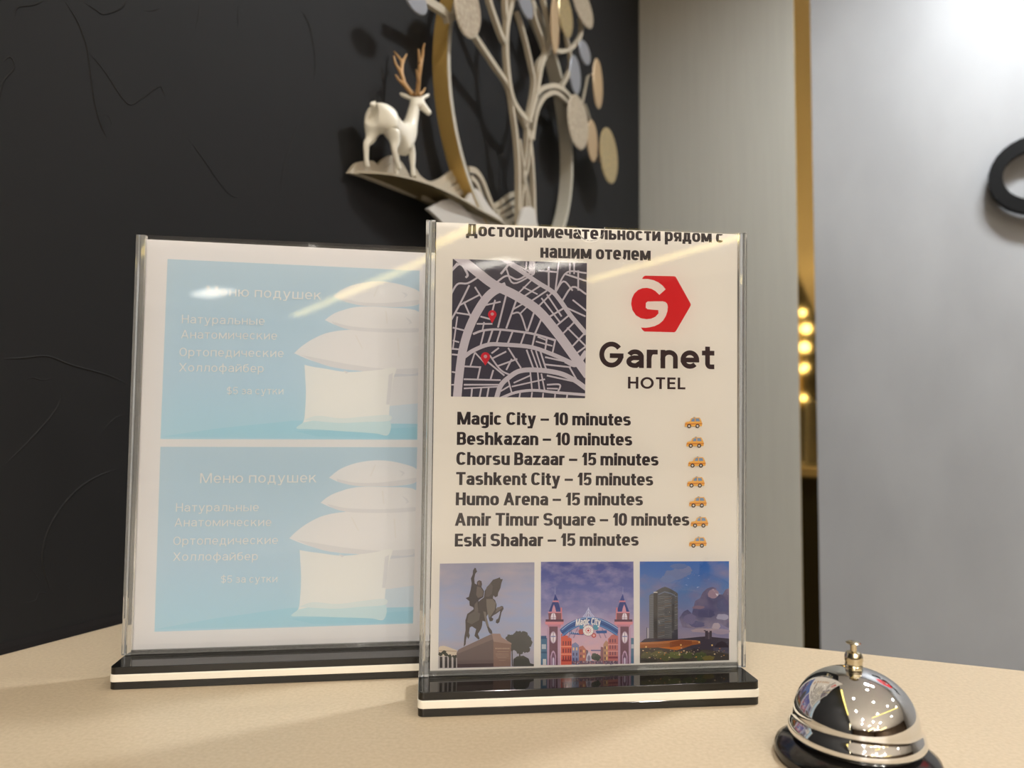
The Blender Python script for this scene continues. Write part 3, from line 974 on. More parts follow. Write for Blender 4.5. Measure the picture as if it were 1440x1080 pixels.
# taxi pictograms at the ends of the lines
def taxi(cx, cy):
    K = lambda x, y: (cx + (x - 606) * 0.2222, cy + (y - 156) * 0.2222)
    el = lambda x, y, r: [K(x + r * math.cos(t * math.pi / 8), y + r * math.sin(t * math.pi / 8)) for t in range(16)]
    body = [(551, 172), (556, 152), (582, 147), (590, 130), (602, 124), (645, 123), (652, 134), (658, 148), (662, 160), (660, 177), (553, 180)]
    items = [([K(*p) for p in [(606, 119), (616, 119), (617, 124), (605, 124)]], inkmat(150, 148, 150)),
             ([K(*p) for p in body], inkmat(232, 172, 84)),
             ([K(*p) for p in [(553, 160), (662, 158), (662, 165), (552, 168)]], inkmat(206, 126, 62)),
             ([K(*p) for p in [(590, 147), (597, 132), (604, 128), (614, 128), (614, 147)]], inkmat(120, 145, 172)),
             ([K(*p) for p in [(620, 128), (641, 128), (648, 146), (620, 147)]], inkmat(120, 145, 172)),
             (el(579, 176, 13), inkmat(52, 44, 42)), (el(632, 176, 13), inkmat(52, 44, 42)),
             (el(579, 176, 6.5), inkmat(205, 198, 190)), (el(632, 176, 6.5), inkmat(205, 198, 190))]
    sr_.art('taxi_icon', items, 2)
for cx, cy in ((974.6, 594.6), (976.9, 622.4), (979.4, 650.2), (977.9, 678.2), (980.7, 706.2), (982.9, 734.4), (980.7, 762.6)):
    taxi(cx, cy)

def ell(cx, cy, rx, ry, k=18):
    return [(cx + rx * math.cos(2 * math.pi * i / k), cy + ry * math.sin(2 * math.pi * i / k)) for i in range(k)]
def blob(cx, cy, rx, ry, k=14, j=0.25):
    return [(cx + rx * (1 + random.uniform(-j, j)) * math.cos(2 * math.pi * i / k), cy + ry * (1 + random.uniform(-j, j)) * math.sin(2 * math.pi * i / k)) for i in range(k)]

# --- photo 1: rider on a rearing horse on a stone pedestal
def photo_rider():
    K = lambda x, y: (610 + x * 0.1482, 780 + y * 0.1482)
    vt, vb = sr_.uv(*K(500, 80))[1], sr_.uv(*K(500, 1060))[1]
    sky = gradmat('print_sky_pale', [(0, (168, 160, 168)), (0.3, (158, 166, 188)), (0.6, (160, 166, 190)), (1, (150, 148, 164))], vb, vt, (178, 166, 172), 45, (1, 1, 3.0), 0.42, 0.7)
    I = [([K(58, 85), K(955, 72), K(950, 1060), K(40, 1080)], sky)]
    A = lambda pts, c: I.append(([K(*p) for p in pts], inkmat(*c)))
    A([(43, 1075), (46, 880), (62, 868), (95, 864), (140, 876), (180, 892), (222, 906), (222, 1072)], (208, 190, 166))
    A([(46, 905), (222, 912), (222, 922), (46, 916)], (184, 162, 138))
    A([(44, 960), (220, 962), (222, 1072), (40, 1078)], (186, 176, 168))
    for x in (56, 104, 142, 186):
        A([(x, 968), (x + 26, 968), (x + 26, 1073), (x, 1075)], (72, 66, 64))
    for x, y, r in ((62, 945, 24), (98, 930, 26), (120, 950, 18), (150, 965, 20), (196, 968, 22)):
        A(blob(x, y, r, r * .8, 12, 0.4), (66, 66, 58))
    # trees on the right
    for x, y, rx, ry in ((735, 800, 40, 50), (790, 775, 50, 48), (850, 790, 60, 55), (895, 830, 34, 60), (815, 850, 60, 50), (870, 880, 44, 46), (755, 870, 40, 45), (820, 910, 40, 36), (700, 790, 24, 20)):
        A(blob(x, y, rx, ry, 18, 0.28), (84, 82, 78))
    A([(738, 900), (748, 900), (750, 1058), (740, 1058)], (78, 72, 70))
    A([(808, 930), (822, 930), (820, 1056), (808, 1056)], (82, 74, 70))
    A([(752, 1050), (756, 990), (790, 965), (850, 958), (900, 985), (915, 1030), (950, 1040), (950, 1058), (752, 1060)], (78, 76, 70))
    # pedestal
    A([(216, 932), (235, 900), (280, 878), (530, 760), (552, 748), (566, 760), (566, 1064), (222, 1072)], (112, 96, 92))
    A([(216, 932), (235, 900), (280, 878), (530, 760), (552, 748), (566, 800), (540, 812), (226, 940)], (128, 110, 104))
    A([(222, 1038), (566, 1030), (566, 1064), (222, 1072)], (84, 68, 68))
    A([(566, 800), (735, 846), (729, 1060), (566, 1064)], (138, 110, 98))
    A([(552, 748), (630, 750), (645, 785), (735, 838), (740, 850), (566, 824), (560, 790)], (158, 132, 120))
    for y, x0, x1, h in ((884, 584, 716, 12), (918, 604, 700, 5), (940, 588, 712, 6), (958, 594, 706, 5), (974, 606, 690, 5), (1000, 620, 680, 4)):
        x = x0
        while x < x1:
            w = random.uniform(6, 13)
            A([(x, y), (x + w, y), (x + w, y + h), (x, y + h)], (176, 148, 128))
            x += w + 5
    # horse and rider
    H = [(627, 214), (633, 232), (655, 231), (642, 268), (632, 318), (612, 358), (606, 394), (582, 404), (567, 386), (560, 412), (582, 432), (596, 472), (592, 512), (640, 486), (658, 490), (662, 514),
         (642, 548), (630, 606), (622, 640), (606, 654), (588, 644), (592, 618), (612, 604), (626, 562), (630, 532), (590, 562), (566, 574), (548, 592), (566, 608), (556, 630), (530, 632), (522, 606), (514, 560), (500, 590), (526, 688), (552, 722), (556, 748), (532, 750),
         (520, 730), (488, 634), (462, 628), (458, 672), (448, 704), (418, 752), (436, 794), (424, 806), (386, 770), (402, 706), (362, 680), (342, 690), (334, 742), (342, 768), (328, 800), (314, 774), (306, 806), (302, 850), (284, 874), (290, 778), (302, 716), (300, 622), (318, 562), (380, 516), (430, 440),
         (476, 404), (484, 342), (520, 290), (562, 238), (604, 224)]
    A(H, (86, 78, 74))
    R = [(388, 124), (400, 128), (404, 146), (412, 158), (394, 180), (384, 226), (388, 272), (408, 284), (410, 256), (430, 242), (452, 250), (458, 280), (452, 306), (478, 346), (470, 402), (440, 420), (426, 432), (420, 500), (426, 546), (382, 542), (376, 500), (340, 482), (338, 440),
         (302, 412), (332, 400), (350, 332), (360, 270), (352, 226), (370, 186), (372, 150)]
    A(R, (74, 68, 68))
    A([(410, 300), (446, 310), (470, 350), (462, 396), (420, 410), (402, 380)], (112, 100, 94))
    A([(412, 256), (430, 244), (450, 252), (450, 300), (424, 302)], (92, 80, 76))
    A([(416, 262), (434, 258), (436, 284), (420, 288)], (120, 104, 96))
    A([(388, 470), (414, 440), (418, 500), (424, 540), (384, 538)], (110, 100, 94))
    A([(498, 420), (560, 420), (588, 460), (580, 520), (530, 600), (510, 560), (500, 480)], (124, 114, 104))
    A([(470, 536), (494, 544), (502, 594), (524, 684), (508, 680), (486, 620)], (124, 114, 106))
    A([(330, 570), (400, 530), (440, 560), (430, 620), (360, 660), (316, 640)], (106, 98, 92))
    A([(500, 310), (540, 268), (560, 300), (552, 370), (520, 400), (490, 396)], (102, 92, 88))
    A([(600, 500), (640, 492), (654, 500), (626, 526), (584, 552)], (118, 106, 98))
    sr_.art('photograph', I, 1, None, 'printed photograph of a rider statue on a pedestal')
photo_rider()

# --- photo 2: fairground gate with two towers
def photo_gate():
    K = lambda x, y: (750 + x * 0.1482, 780 + y * 0.1482)
    vt, vb = sr_.uv(*K(500, 68))[1], sr_.uv(*K(500, 1040))[1]
    sky = gradmat('print_sky_dusk', [(0.1, (214, 172, 172)), (0.36, (190, 162, 182)), (0.5, (136, 132, 168)), (0.75, (96, 102, 156)), (1, (60, 72, 138))], vb, vt, (176, 164, 188), 70, (1.2, 1, 2.2), 0.44, 0.8)
    I = [([K(72, 68), K(950, 65), K(955, 1030), K(70, 1050)], sky)]
    A = lambda pts, c: I.append(([K(*p) for p in pts], inkmat(*c)))
    def rect(x0, y0, x1, y1, c): A([(x0, y0), (x1, y0), (x1, y1), (x0, y1)], c)
    def rib(pts, w, c, sm=True):
        for q in ribbon_px(None, pts, w, lambda x, y: (x, y), sm): A(q, c)
    rect(71, 790, 132, 1046, (76, 112, 138)); rect(71, 770, 124, 800, (56, 84, 120)); rect(80, 850, 120, 895, (176, 184, 190)); rect(90, 990, 122, 1046, (200, 198, 194)); rect(71, 920, 130, 936, (54, 86, 116))
    rect(925, 790, 953, 1032, (86, 116, 138)); rect(928, 850, 952, 890, (176, 180, 186))
    # street behind the gate
    A([(262, 752), (330, 772), (364, 800), (364, 1044), (262, 1046)], (206, 96, 78))
    for y in (820, 890, 960):
        for x in (278, 302, 326, 346):
            rect(x, y, x + 12, y + 40, (120, 62, 66))
    rect(262, 868, 364, 876, (226, 150, 120)); rect(262, 940, 364, 948, (226, 150, 120)); rect(268, 996, 360, 1012, (150, 62, 60))
    A([(364, 850), (400, 830), (432, 858), (432, 1044), (364, 1044)], (126, 134, 168))
    for y in (880, 930, 980):
        for x in (374, 404): rect(x, y, x + 14, y + 28, (86, 84, 116) if (x + y) % 3 else (226, 190, 140))
    A([(432, 876), (470, 862), (500, 900), (500, 1040), (432, 1042)], (178, 116, 102))
    for y in (900, 950): rect(444, y, 458, y + 26, (110, 80, 90)); rect(474, y + 4, 486, y + 28, (232, 190, 130))
    A([(500, 900), (520, 910), (520, 1030), (500, 1034)], (112, 98, 110))
    A([(804, 742), (740, 764), (708, 800), (708, 1036), (804, 1036)], (186, 112, 108))
    for y in (800, 860, 920):
        for x in (722, 746, 770): rect(x, y, x + 13, y + 34, (122, 74, 88))
    rect(708, 850, 804, 858, (214, 154, 146)); rect(708, 912, 804, 920, (214, 154, 146)); rect(712, 966, 802, 984, (130, 70, 80))
    A([(708, 830), (690, 812), (664, 850), (664, 1034), (708, 1036)], (178, 138, 112))
    for y in (870, 920, 970): rect(674, y, 686, y + 26, (110, 86, 92)); rect(692, y, 702, y + 26, (232, 190, 120))
    A([(664, 880), (640, 872), (632, 1026), (664, 1032)], (142, 100, 104))
    rect(546, 902, 640, 914, (110, 110, 150))
    A(blob(580, 968, 34, 36, 14, .2), (88, 92, 82)); A(blob(612, 976, 26, 34, 14, .2), (80, 86, 76))
    A([(496, 1010), (508, 950), (528, 916), (546, 950), (556, 1010)], (196, 190, 200)); A(ell(527, 980, 14, 26), (140, 132, 150))
    rect(364, 1008, 805, 1038, (118, 98, 112))
    for i in range(70):
        x, y = random.uniform(366, 800), random.uniform(1004, 1034)
        rect(x, y, x + 5, y + 12, random.choice([(70, 60, 80), (170, 150, 160), (200, 120, 110), (90, 80, 110), (220, 200, 190)]))
    # gate arch
    ARC = [(268, 742), (345, 684), (440, 640), (530, 626), (625, 640), (718, 682), (805, 736)]
    for dx in (330, 380, 640, 690):
        rib([(dx, 790), (dx + (40 if dx < 500 else -40), 700)], 10, (150, 128, 150), False)
    rib(ARC, 74, (64, 96, 150)); rib([(x, y - 30) for x, y in ARC], 8, (150, 176, 206)); rib([(x, y + 2) for x, y in ARC], 6, (44, 66, 116)); rib([(x, y + 30) for x, y in ARC], 10, (96, 140, 186))
    A([(345, 722), (400, 742), (476, 740), (476, 762), (345, 752)], (60, 92, 146)); A([(590, 722), (696, 716), (696, 744), (600, 746)], (60, 92, 146))
    for x in range(352, 470, 18): rect(x, 728, x + 6, 746, (196, 200, 214))
    rib([(470, 590), (498, 556), (522, 508), (546, 556), (578, 590)], 7, (196, 196, 216), False)
    rib([(490, 590), (508, 560), (522, 540), (536, 560), (556, 590)], 6, (206, 204, 220), False)
    rib([(522, 500), (522, 592)], 6, (206, 204, 220), False); rib([(474, 586), (574, 586)], 6, (196, 196, 216), False)
    A(ell(592, 686, 28, 28), (92, 150, 168)); A(ell(462, 690, 26, 26), (84, 140, 168)); A(ell(454, 730, 27, 27), (178, 86, 82)); A(ell(573, 765, 22, 22), (186, 80, 78)); A(ell(573, 765, 12, 12), (220, 170, 160))
    A(ell(520, 718, 54, 54, 28), (150, 110, 124)); A(ell(520, 718, 49, 49, 28), (236, 226, 220)); A(ell(520, 718, 27, 27, 20), (206, 140, 140)); A(ell(520, 718, 20, 20, 20), (236, 222, 214)); A(ell(520, 718, 11, 11, 14), (190, 70, 80))
    for a in range(12): rect(518 + 38 * math.cos(a * math.pi / 6), 716 + 38 * math.sin(a * math.pi / 6), 523 + 38 * math.cos(a * math.pi / 6), 721 + 38 * math.sin(a * math.pi / 6), (200, 130, 130))
    # towers
    for cx, sg in ((190, 1), (864, -1)):
        X = lambda d: cx + d * sg
        def TA(pts, c): A([(X(a), b) for a, b in pts], c)
        yb = 1046 if sg > 0 else 1034
        TA([(14, 305), (17, 305), (20, 380), (12, 380)], (150, 150, 180))
        TA([(16, 370), (0, 436), (46, 436), (30, 400)], (56, 70, 132))
        TA([(-6, 434), (48, 434), (54, 460), (44, 450), (-10, 450)], (206, 132, 142))
        TA([(-8, 448), (46, 448), (76, 546), (-48, 548)], (58, 70, 126))
        TA([(4, 470), (16, 500), (26, 548), (-18, 548), (-8, 500)], (206, 150, 162))
        TA([(66, 500), (80, 500), (84, 640), (66, 640)], (214, 130, 130))
        TA([(-48, 546), (74, 546), (74, 640), (-44, 640)], (128, 84, 92))
        TA([(-50, 540), (78, 540), (78, 552), (-50, 552)], (204, 140, 150))
        TA([(-24, 640), (-26, 590), (-18, 560), (0, 550), (16, 560), (24, 590), (22, 640)], (226, 214, 222))
        TA([(-2, 552), (3, 552), (3, 640), (-2, 640)], (150, 126, 140)); TA([(-26, 596), (24, 596), (24, 601), (-26, 601)], (150, 126, 140))
        TA([(-74, 612), (96, 612), (96, 636), (-74, 636)], (92, 60, 78))
        TA([(-82, 634), (100, 634), (92, 662), (-74, 662)], (212, 140, 146))
        TA([(-58, 662), (76, 662), (60, 700), (-46, 690)], (190, 130, 146))
        TA([(-60, 690), (62, 690), (62, yb), (-60, yb)], (184, 152, 172))
        TA([(-40, 680), (40, 680), (40, yb), (-40, yb)], (112, 78, 90))
        TA([(a + 0, b) for a, b in ell(-2, 783, 30, 58)], (176, 150, 170)); TA(ell(-2, 783, 23, 50), (226, 216, 226))
        TA([(-5, 735), (1, 735), (1, 830), (-5, 830)], (140, 116, 136)); TA([(-24, 770), (20, 770), (20, 778), (-24, 778)], (96, 116, 170))
        TA([(-28, yb), (-28, 960), (-16, 920), (-2, 906), (12, 920), (24, 960), (24, yb)], (186, 152, 174))
        TA([(-18, yb), (-18, 968), (-10, 934), (-2, 926), (8, 936), (15, 968), (15, yb)], (120, 88, 108))
        TA([(-10, yb), (-10, 985), (-2, 970), (8, 985), (8, yb)], (206, 190, 204))
    p = sr_.art('photograph', I, 1, None, 'printed photograph of a fairground gate')
    sr_.text('Magic City', K(398, 676), K(634, 672), 66 * 0.1482, COND, inkmat(232, 232, 230), 2, p, slant=0.12, name='gate_lettering', bend=0.2)
photo_gate()

# --- photo 3: round glass tower at dusk
def photo_tower():
    K = lambda x, y: (890 + x * 0.1482, 780 + y * 0.1482)
    vt, vb = sr_.uv(*K(480, 64))[1], sr_.uv(*K(480, 1010))[1]
    sky = gradmat('print_sky_evening', [(0.22, (152, 138, 152)), (0.45, (124, 126, 158)), (0.7, (92, 122, 168)), (1, (44, 96, 168))], vb, vt, (128, 122, 152), 42, (1, 1, 1.6), 0.46, 0.66)
    dark = gradmat('print_storm_cloud', [(0.3, (146, 134, 148)), (0.5, (92, 88, 118)), (0.75, (140, 122, 140))], vb, vt, (84, 82, 112), 60, (1, 1, 1.3), 0.45, 0.6)
    I = [([K(65, 65), K(912, 62), K(912, 1000), K(65, 1028)], sky)]
    A = lambda pts, c: I.append(([K(*p) for p in pts], inkmat(*c) if isinstance(c, tuple) else c))
    def rect(x0, y0, x1, y1, c): A([(x0, y0), (x1, y0), (x1, y1), (x0, y1)], c)
    for x, y, rx, ry, c in ((470, 160, 90, 42, (102, 118, 158)), (400, 190, 110, 48, (106, 119, 158)), (330, 230, 70, 36, (106, 122, 162)), (500, 140, 60, 34, (112, 121, 158)), (440, 110, 80, 26, (84, 108, 158))):
        A(blob(x, y, rx, ry, 22, 0.12), c)
    A([(440, 600), (480, 540), (520, 520), (560, 560), (575, 500), (590, 440), (640, 410), (660, 360), (700, 322), (750, 305), (790, 316), (800, 370), (850, 380), (880, 330), (912, 318), (912, 700), (800, 640), (780, 700), (700, 690), (640, 720), (560, 700), (470, 690)], dark)
    for x, y, rx, ry, c in ((760, 370, 50, 46, (158, 130, 140)), (620, 500, 60, 16, (136, 112, 124)), (850, 590, 60, 30, (162, 156, 174)), (790, 680, 40, 34, (176, 160, 166)), (700, 560, 80, 40, (84, 82, 112)), (850, 480, 60, 60, (88, 88, 120)), (610, 660, 70, 34, (98, 94, 124)), (540, 610, 60, 50, (116, 108, 136)), (700, 720, 160, 20, (168, 148, 152)), (840, 730, 80, 26, (158, 142, 156))):
        A(blob(x, y, rx, ry, 20, 0.15), c)
    # glass tower
    T = [(155, 388), (170, 374), (196, 366), (230, 338), (270, 316), (305, 304), (340, 316), (385, 340), (418, 360), (427, 374), (427, 800), (155, 800)]
    A(T, (92, 90, 90))
    A([(155, 388), (196, 366), (204, 380), (204, 800), (155, 800)], (104, 104, 106)); A([(196, 372), (232, 344), (232, 800), (196, 800)], (72, 68, 66))
    A([(370, 470), (392, 470), (392, 800), (370, 800)], (78, 76, 76))
    y = 392
    while y < 790:
        k = (y - 392) / 400.0
        for x0, x1 in ((238, 300), (300, 366), (396, 424)):
            A([(x0, y + random.uniform(-3, 3) + 8), (x1, y + random.uniform(-3, 3) - 2), (x1, y + 5), (x0, y + 14)], random.choice([(116, 116, 116), (128, 126, 124), (104, 102, 102), (120, 106, 96)]) )
        A([(160, y + 4), (196, y), (196, y + 5), (160, y + 9)], (124, 122, 122))
        y += 17
    A([(240, 372), (300, 346), (362, 362), (420, 396), (420, 404), (362, 374), (300, 358), (240, 384)], (110, 118, 132))
    rect(196, 352, 232, 362, (214, 206, 190))
    rect(136, 696, 148, 800, (176, 168, 170)); rect(128, 690, 136, 800, (96, 92, 104))
    A([(372, 740), (390, 714), (425, 706), (427, 800), (372, 800)], (66, 64, 72))
    # hills and low buildings
    A([(66, 836), (110, 800), (150, 792), (420, 800), (560, 786), (640, 778), (700, 774), (790, 784), (912, 796), (912, 1000), (66, 1028)], (66, 58, 68))
    rect(684, 722, 712, 800, (74, 64, 72)); rect(726, 722, 748, 800, (74, 64, 72)); rect(712, 736, 726, 800, (96, 84, 92)); rect(672, 716, 690, 724, (60, 54, 62))
    A([(770, 880), (800, 838), (840, 820), (876, 832), (905, 870), (905, 884)], (52, 44, 52)); rect(762, 880, 912, 990, (78, 74, 86)); rect(790, 905, 850, 980, (98, 92, 100)); rect(796, 912, 844, 970, (66, 62, 72))
    A([(66, 832), (240, 824), (450, 806), (600, 812), (636, 820), (640, 846), (560, 858), (480, 886), (400, 910), (240, 908), (66, 886)], (150, 88, 50))
    A([(66, 832), (240, 824), (450, 806), (600, 812), (630, 822), (450, 828), (240, 846), (66, 850)], (176, 112, 70))
    A([(240, 880), (440, 868), (480, 886), (400, 910), (240, 908)], (190, 106, 44)); A([(350, 830), (450, 808), (560, 818), (560, 850), (350, 880)], (134, 76, 48))
    A([(66, 886), (240, 880), (420, 906), (700, 900), (912, 940), (912, 1000), (66, 1028)], (70, 62, 56))
    for x, y, rx, ry, c in ((130, 950, 60, 36, (92, 88, 62)), (240, 945, 60, 40, (100, 94, 60)), (310, 970, 60, 36, (84, 84, 54)), (400, 950, 60, 34, (96, 100, 58)), (520, 955, 50, 34, (76, 82, 50)), (640, 960, 64, 40, (72, 80, 48)), (720, 980, 60, 24, (110, 98, 52)), (160, 1005, 80, 14, (56, 52, 46)), (460, 996, 80, 14, (58, 54, 44)), (600, 910, 50, 22, (54, 46, 50))):
        A(blob(x, y, rx, ry, 18, 0.25), c)
    for i in range(60):
        x, y = random.uniform(75, 905), random.uniform(880, 990)
        r = random.uniform(2, 6)
        A(ell(x, y, r * 1.4, r * .8, 8), random.choice([(226, 150, 70), (206, 120, 50), (236, 200, 150), (190, 170, 150), (120, 110, 80)]))
    for x, y in ((454, 856), (750, 858), (628, 828), (124, 874)): A(ell(x, y, 8, 8, 10), (240, 190, 120))
    sr_.art('photograph', I, 1, None, 'printed photograph of a round glass tower at dusk')
photo_tower()

# ================= pillow menu sheet (bluish ambient reflection put into its paper and ink colours)
PSEEN, PAPER = (222, 214, 207), (0.85, 0.84, 0.86)
M_paper = mat('reflection_tinted_paper', PAPER + (1,), 0.75, spec=0.2)
sl_ = Sheet(HL, [(206, 336.5), (612, 356.2), (604, 901.0), (184.5, 914.5)],
            'white sheet printed with two light blue pillow menu cards', 'printed_sheet')
WHITE = inkmat(240, 240, 236)
def quadmap(tl, tr, br, bl):
    return lambda u, v: tuple((tl[i] * (1 - u) + tr[i] * u) * (1 - v) + (bl[i] * (1 - u) + br[i] * u) * v for i in (0, 1))

def pillow_card(corners, lines):
    Q = quadmap(*corners)
    # drawing taken in the frame of the lower card
    def N(x, y):
        v = (y - (-35)) / (727 - (-35) + 0.0)
        xl = 257 - 25 * v; xr = 1340 - 18 * v
        u = (x - xl) / (xr - xl)
        yt = -35 + 2 * u; yb = 745 - 35 * u
        return Q(min(1, max(0, u)), min(1, max(0, (y - yt) / (yb - yt))))
    uvq = [sl_.uv(*c) for c in corners]
    vt, vb = uvq[0][1], uvq[3][1]
    bg = gradmat('print_blue_card', [(0.0, (178, 204, 213)), (0.35, (184, 202, 210)), (1, (184, 199, 205))], vb, vt)
    I = [(list(corners), bg)]
    A = lambda pts, c: I.append(([N(*p) for p in pts], inkmat(*c) if isinstance(c, tuple) else c))
    sm = lambda pts, k=5: [(p.x, p.y) for p in catmull([(x, y, 0) for x, y in pts + [pts[0]]], k)][:-1]
    A([(232, 735), (480, 690), (800, 645), (1335, 630), (1335, 710)], (168, 201, 209))
    A([(800, 690), (1000, 680), (1322, 655), (1322, 705), (900, 712)], (160, 198, 207))
    wh, sh, sh2, tint = (222, 216, 210), (212, 207, 203), (202, 200, 200), (198, 213, 217)
    # pillows at the back: lower right, then the stack
    A([(1180, 428), (1336, 414), (1336, 640), (1196, 644)], (216, 211, 206)); A([(1180, 570), (1336, 550), (1336, 640), (1196, 644)], (202, 208, 210))
    A([(1180, 428), (1336, 414), (1336, 428), (1180, 442)], sh2)
    A(sm([(800, 351), (830, 322), (880, 286), (950, 254), (1050, 238), (1200, 234), (1338, 236), (1338, 330), (1334, 412), (1230, 424), (1100, 418), (1000, 411), (900, 388), (840, 368)]), wh)
    A(sm([(830, 358), (920, 372), (1050, 392), (1200, 404), (1334, 396), (1334, 414), (1230, 424), (1000, 411), (900, 388)]), sh)
    A(sm([(932, 201), (960, 178), (1000, 158), (1080, 136), (1200, 134), (1338, 148), (1338, 236), (1200, 244), (1050, 240), (980, 222)]), wh)
    A(sm([(960, 206), (1050, 224), (1200, 228), (1336, 220), (1336, 236), (1200, 244), (1050, 240), (980, 222)]), sh)
    A([(1276, 172), (1298, 184), (1306, 198), (1290, 206), (1296, 196)], sh)
    A(sm([(968, 95), (1010, 62), (1060, 40), (1120, 26), (1190, 22), (1270, 34), (1338, 60), (1338, 112), (1260, 130), (1160, 132), (1080, 130), (1010, 114)]), wh)
    A(sm([(1000, 100), (1080, 116), (1180, 116), (1280, 104), (1338, 96), (1338, 112), (1260, 130), (1160, 132), (1080, 130), (1010, 114)]), sh)
    A([(1262, 64), (1280, 68), (1288, 76), (1270, 92), (1278, 78)], sh)
    for x0, y0, x1, y1 in ((1190, 150, 1196, 205), (1060, 262, 1090, 320), (1240, 268, 1246, 350), (1160, 40, 1140, 90)):
        A([(x0, y0), (x0 + 7, y0), (x1 + 6, y1), (x1, y1)], (219, 212, 204))
    # square cushion in front
    A(sm([(844, 400), (880, 407), (930, 413), (1020, 424), (1100, 418), (1170, 408), (1234, 397), (1222, 450), (1212, 520), (1204, 600), (1202, 690), (1150, 689), (1080, 686), (1000, 684), (920, 681), (860, 680), (808, 678), (838, 650), (846, 600), (850, 520), (847, 450)], 4), (225, 220, 214))
    A(sm([(838, 652), (900, 640), (1000, 644), (1100, 636), (1203, 628), (1202, 690), (1150, 689), (1080, 686), (1000, 684), (920, 681), (860, 680), (808, 678)], 4), tint)
    A(sm([(842, 640), (900, 620), (1000, 628), (1100, 616), (1204, 606), (1203, 632), (1100, 640), (1000, 648), (900, 644)], 4), (214, 217, 213))
    A([(1204, 430), (1222, 420), (1212, 520), (1206, 560), (1192, 560)], sh)
    A([(1010, 418), (1034, 424), (1022, 432)], sh)
    c = sl_.art('menu_card', I, 1)
    for body, p0, p1, cap in lines:
        sl_.text(body, p0, p1, cap, LIGHT, WHITE, 2, c)

pillow_card([(235.7, 364.3), (590, 380.7), (586.7, 618.3), (225.7, 617.3)], [
    ('Меню подушек', (290.7, 415.4), (451.7, 421.8), 13.6),
    ('Натуральные', (256, 454.6), (372.3, 457.2), 11.8), ('Анатомические', (255, 475.9), (389.7, 477.9), 11.8),
    ('Ортопедические', (252.7, 500.9), (399, 502.4), 11.8), ('Холлофайбер', (252.3, 522.4), (371, 523.8), 11.8),
    ('$5 за сутки', (319.3, 554.4), (398.7, 554.6), 10.0)])
pillow_card([(225.7, 628.3), (586.7, 629), (580.7, 876.7), (217.3, 888.3)], [
    ('Меню подушек', (281.7, 679.3), (445, 678.2), 14.0),
    ('Натуральные', (247.7, 719.3), (364, 718.7), 11.8), ('Анатомические', (245.7, 740.2), (381.7, 739.6), 11.8),
    ('Ортопедические', (244, 766.2), (391, 764.8), 11.8), ('Холлофайбер', (243.7, 788.4), (362.7, 787.6), 11.8),
    ('$5 за сутки', (311, 819.4), (390, 818.6), 10.2)])

# ------------------------------------------------------------------ service bell
bell = empty('service_bell', trans(Vector((0.1812, 0.3870, DESK))), 'chrome service bell with black base on the counter, right of the signs', 'bell')
BK = 0.885
lathe('base', [(r * BK, z) for r, z in [(0.0, 0.0), (0.0435, 0.0), (0.0450, 0.0012), (0.0452, 0.0045), (0.0445, 0.0062), (0.0420, 0.0078), (0.0385, 0.0098), (0.0340, 0.0112), (0.0320, 0.0150), (0.0, 0.0155)]], M_bell_base, bell, 96)
dome = [(0.0340, 0.0130), (0.0368, 0.0130), (0.0374, 0.0138), (0.0374, 0.0158), (0.0366, 0.0182), (0.0352, 0.0200), (0.0345, 0.0212)]
for i in range(1, 19):
    t = math.radians(90 * i / 18)
    dome.append((0.0345 * math.cos(t) ** 0.92 if i < 18 else 0.0, 0.0212 + 0.0265 * math.sin(t)))
dm = lathe('dome', [(r * BK, z) for r, z in dome], M_chrome, bell, 96)
lathe('ferrule', [(0.0, 0.0470), (0.0042, 0.0470), (0.0044, 0.0478), (0.0040, 0.0484), (0.0045, 0.0490), (0.0041, 0.0497), (0.0044, 0.0504), (0.0042, 0.0512), (0.0046, 0.0524), (0.0044, 0.0545), (0.0036, 0.0562), (0.0020, 0.0568), (0.0, 0.0568)], M_nickel, bell, 40)
pl = lathe('plunger', [(0.0, 0.0560), (0.0016, 0.0560), (0.0016, 0.0604), (0.0036, 0.0607), (0.0038, 0.0611), (0.0030, 0.0616), (0.0, 0.0619)], M_nickel, bell, 32)

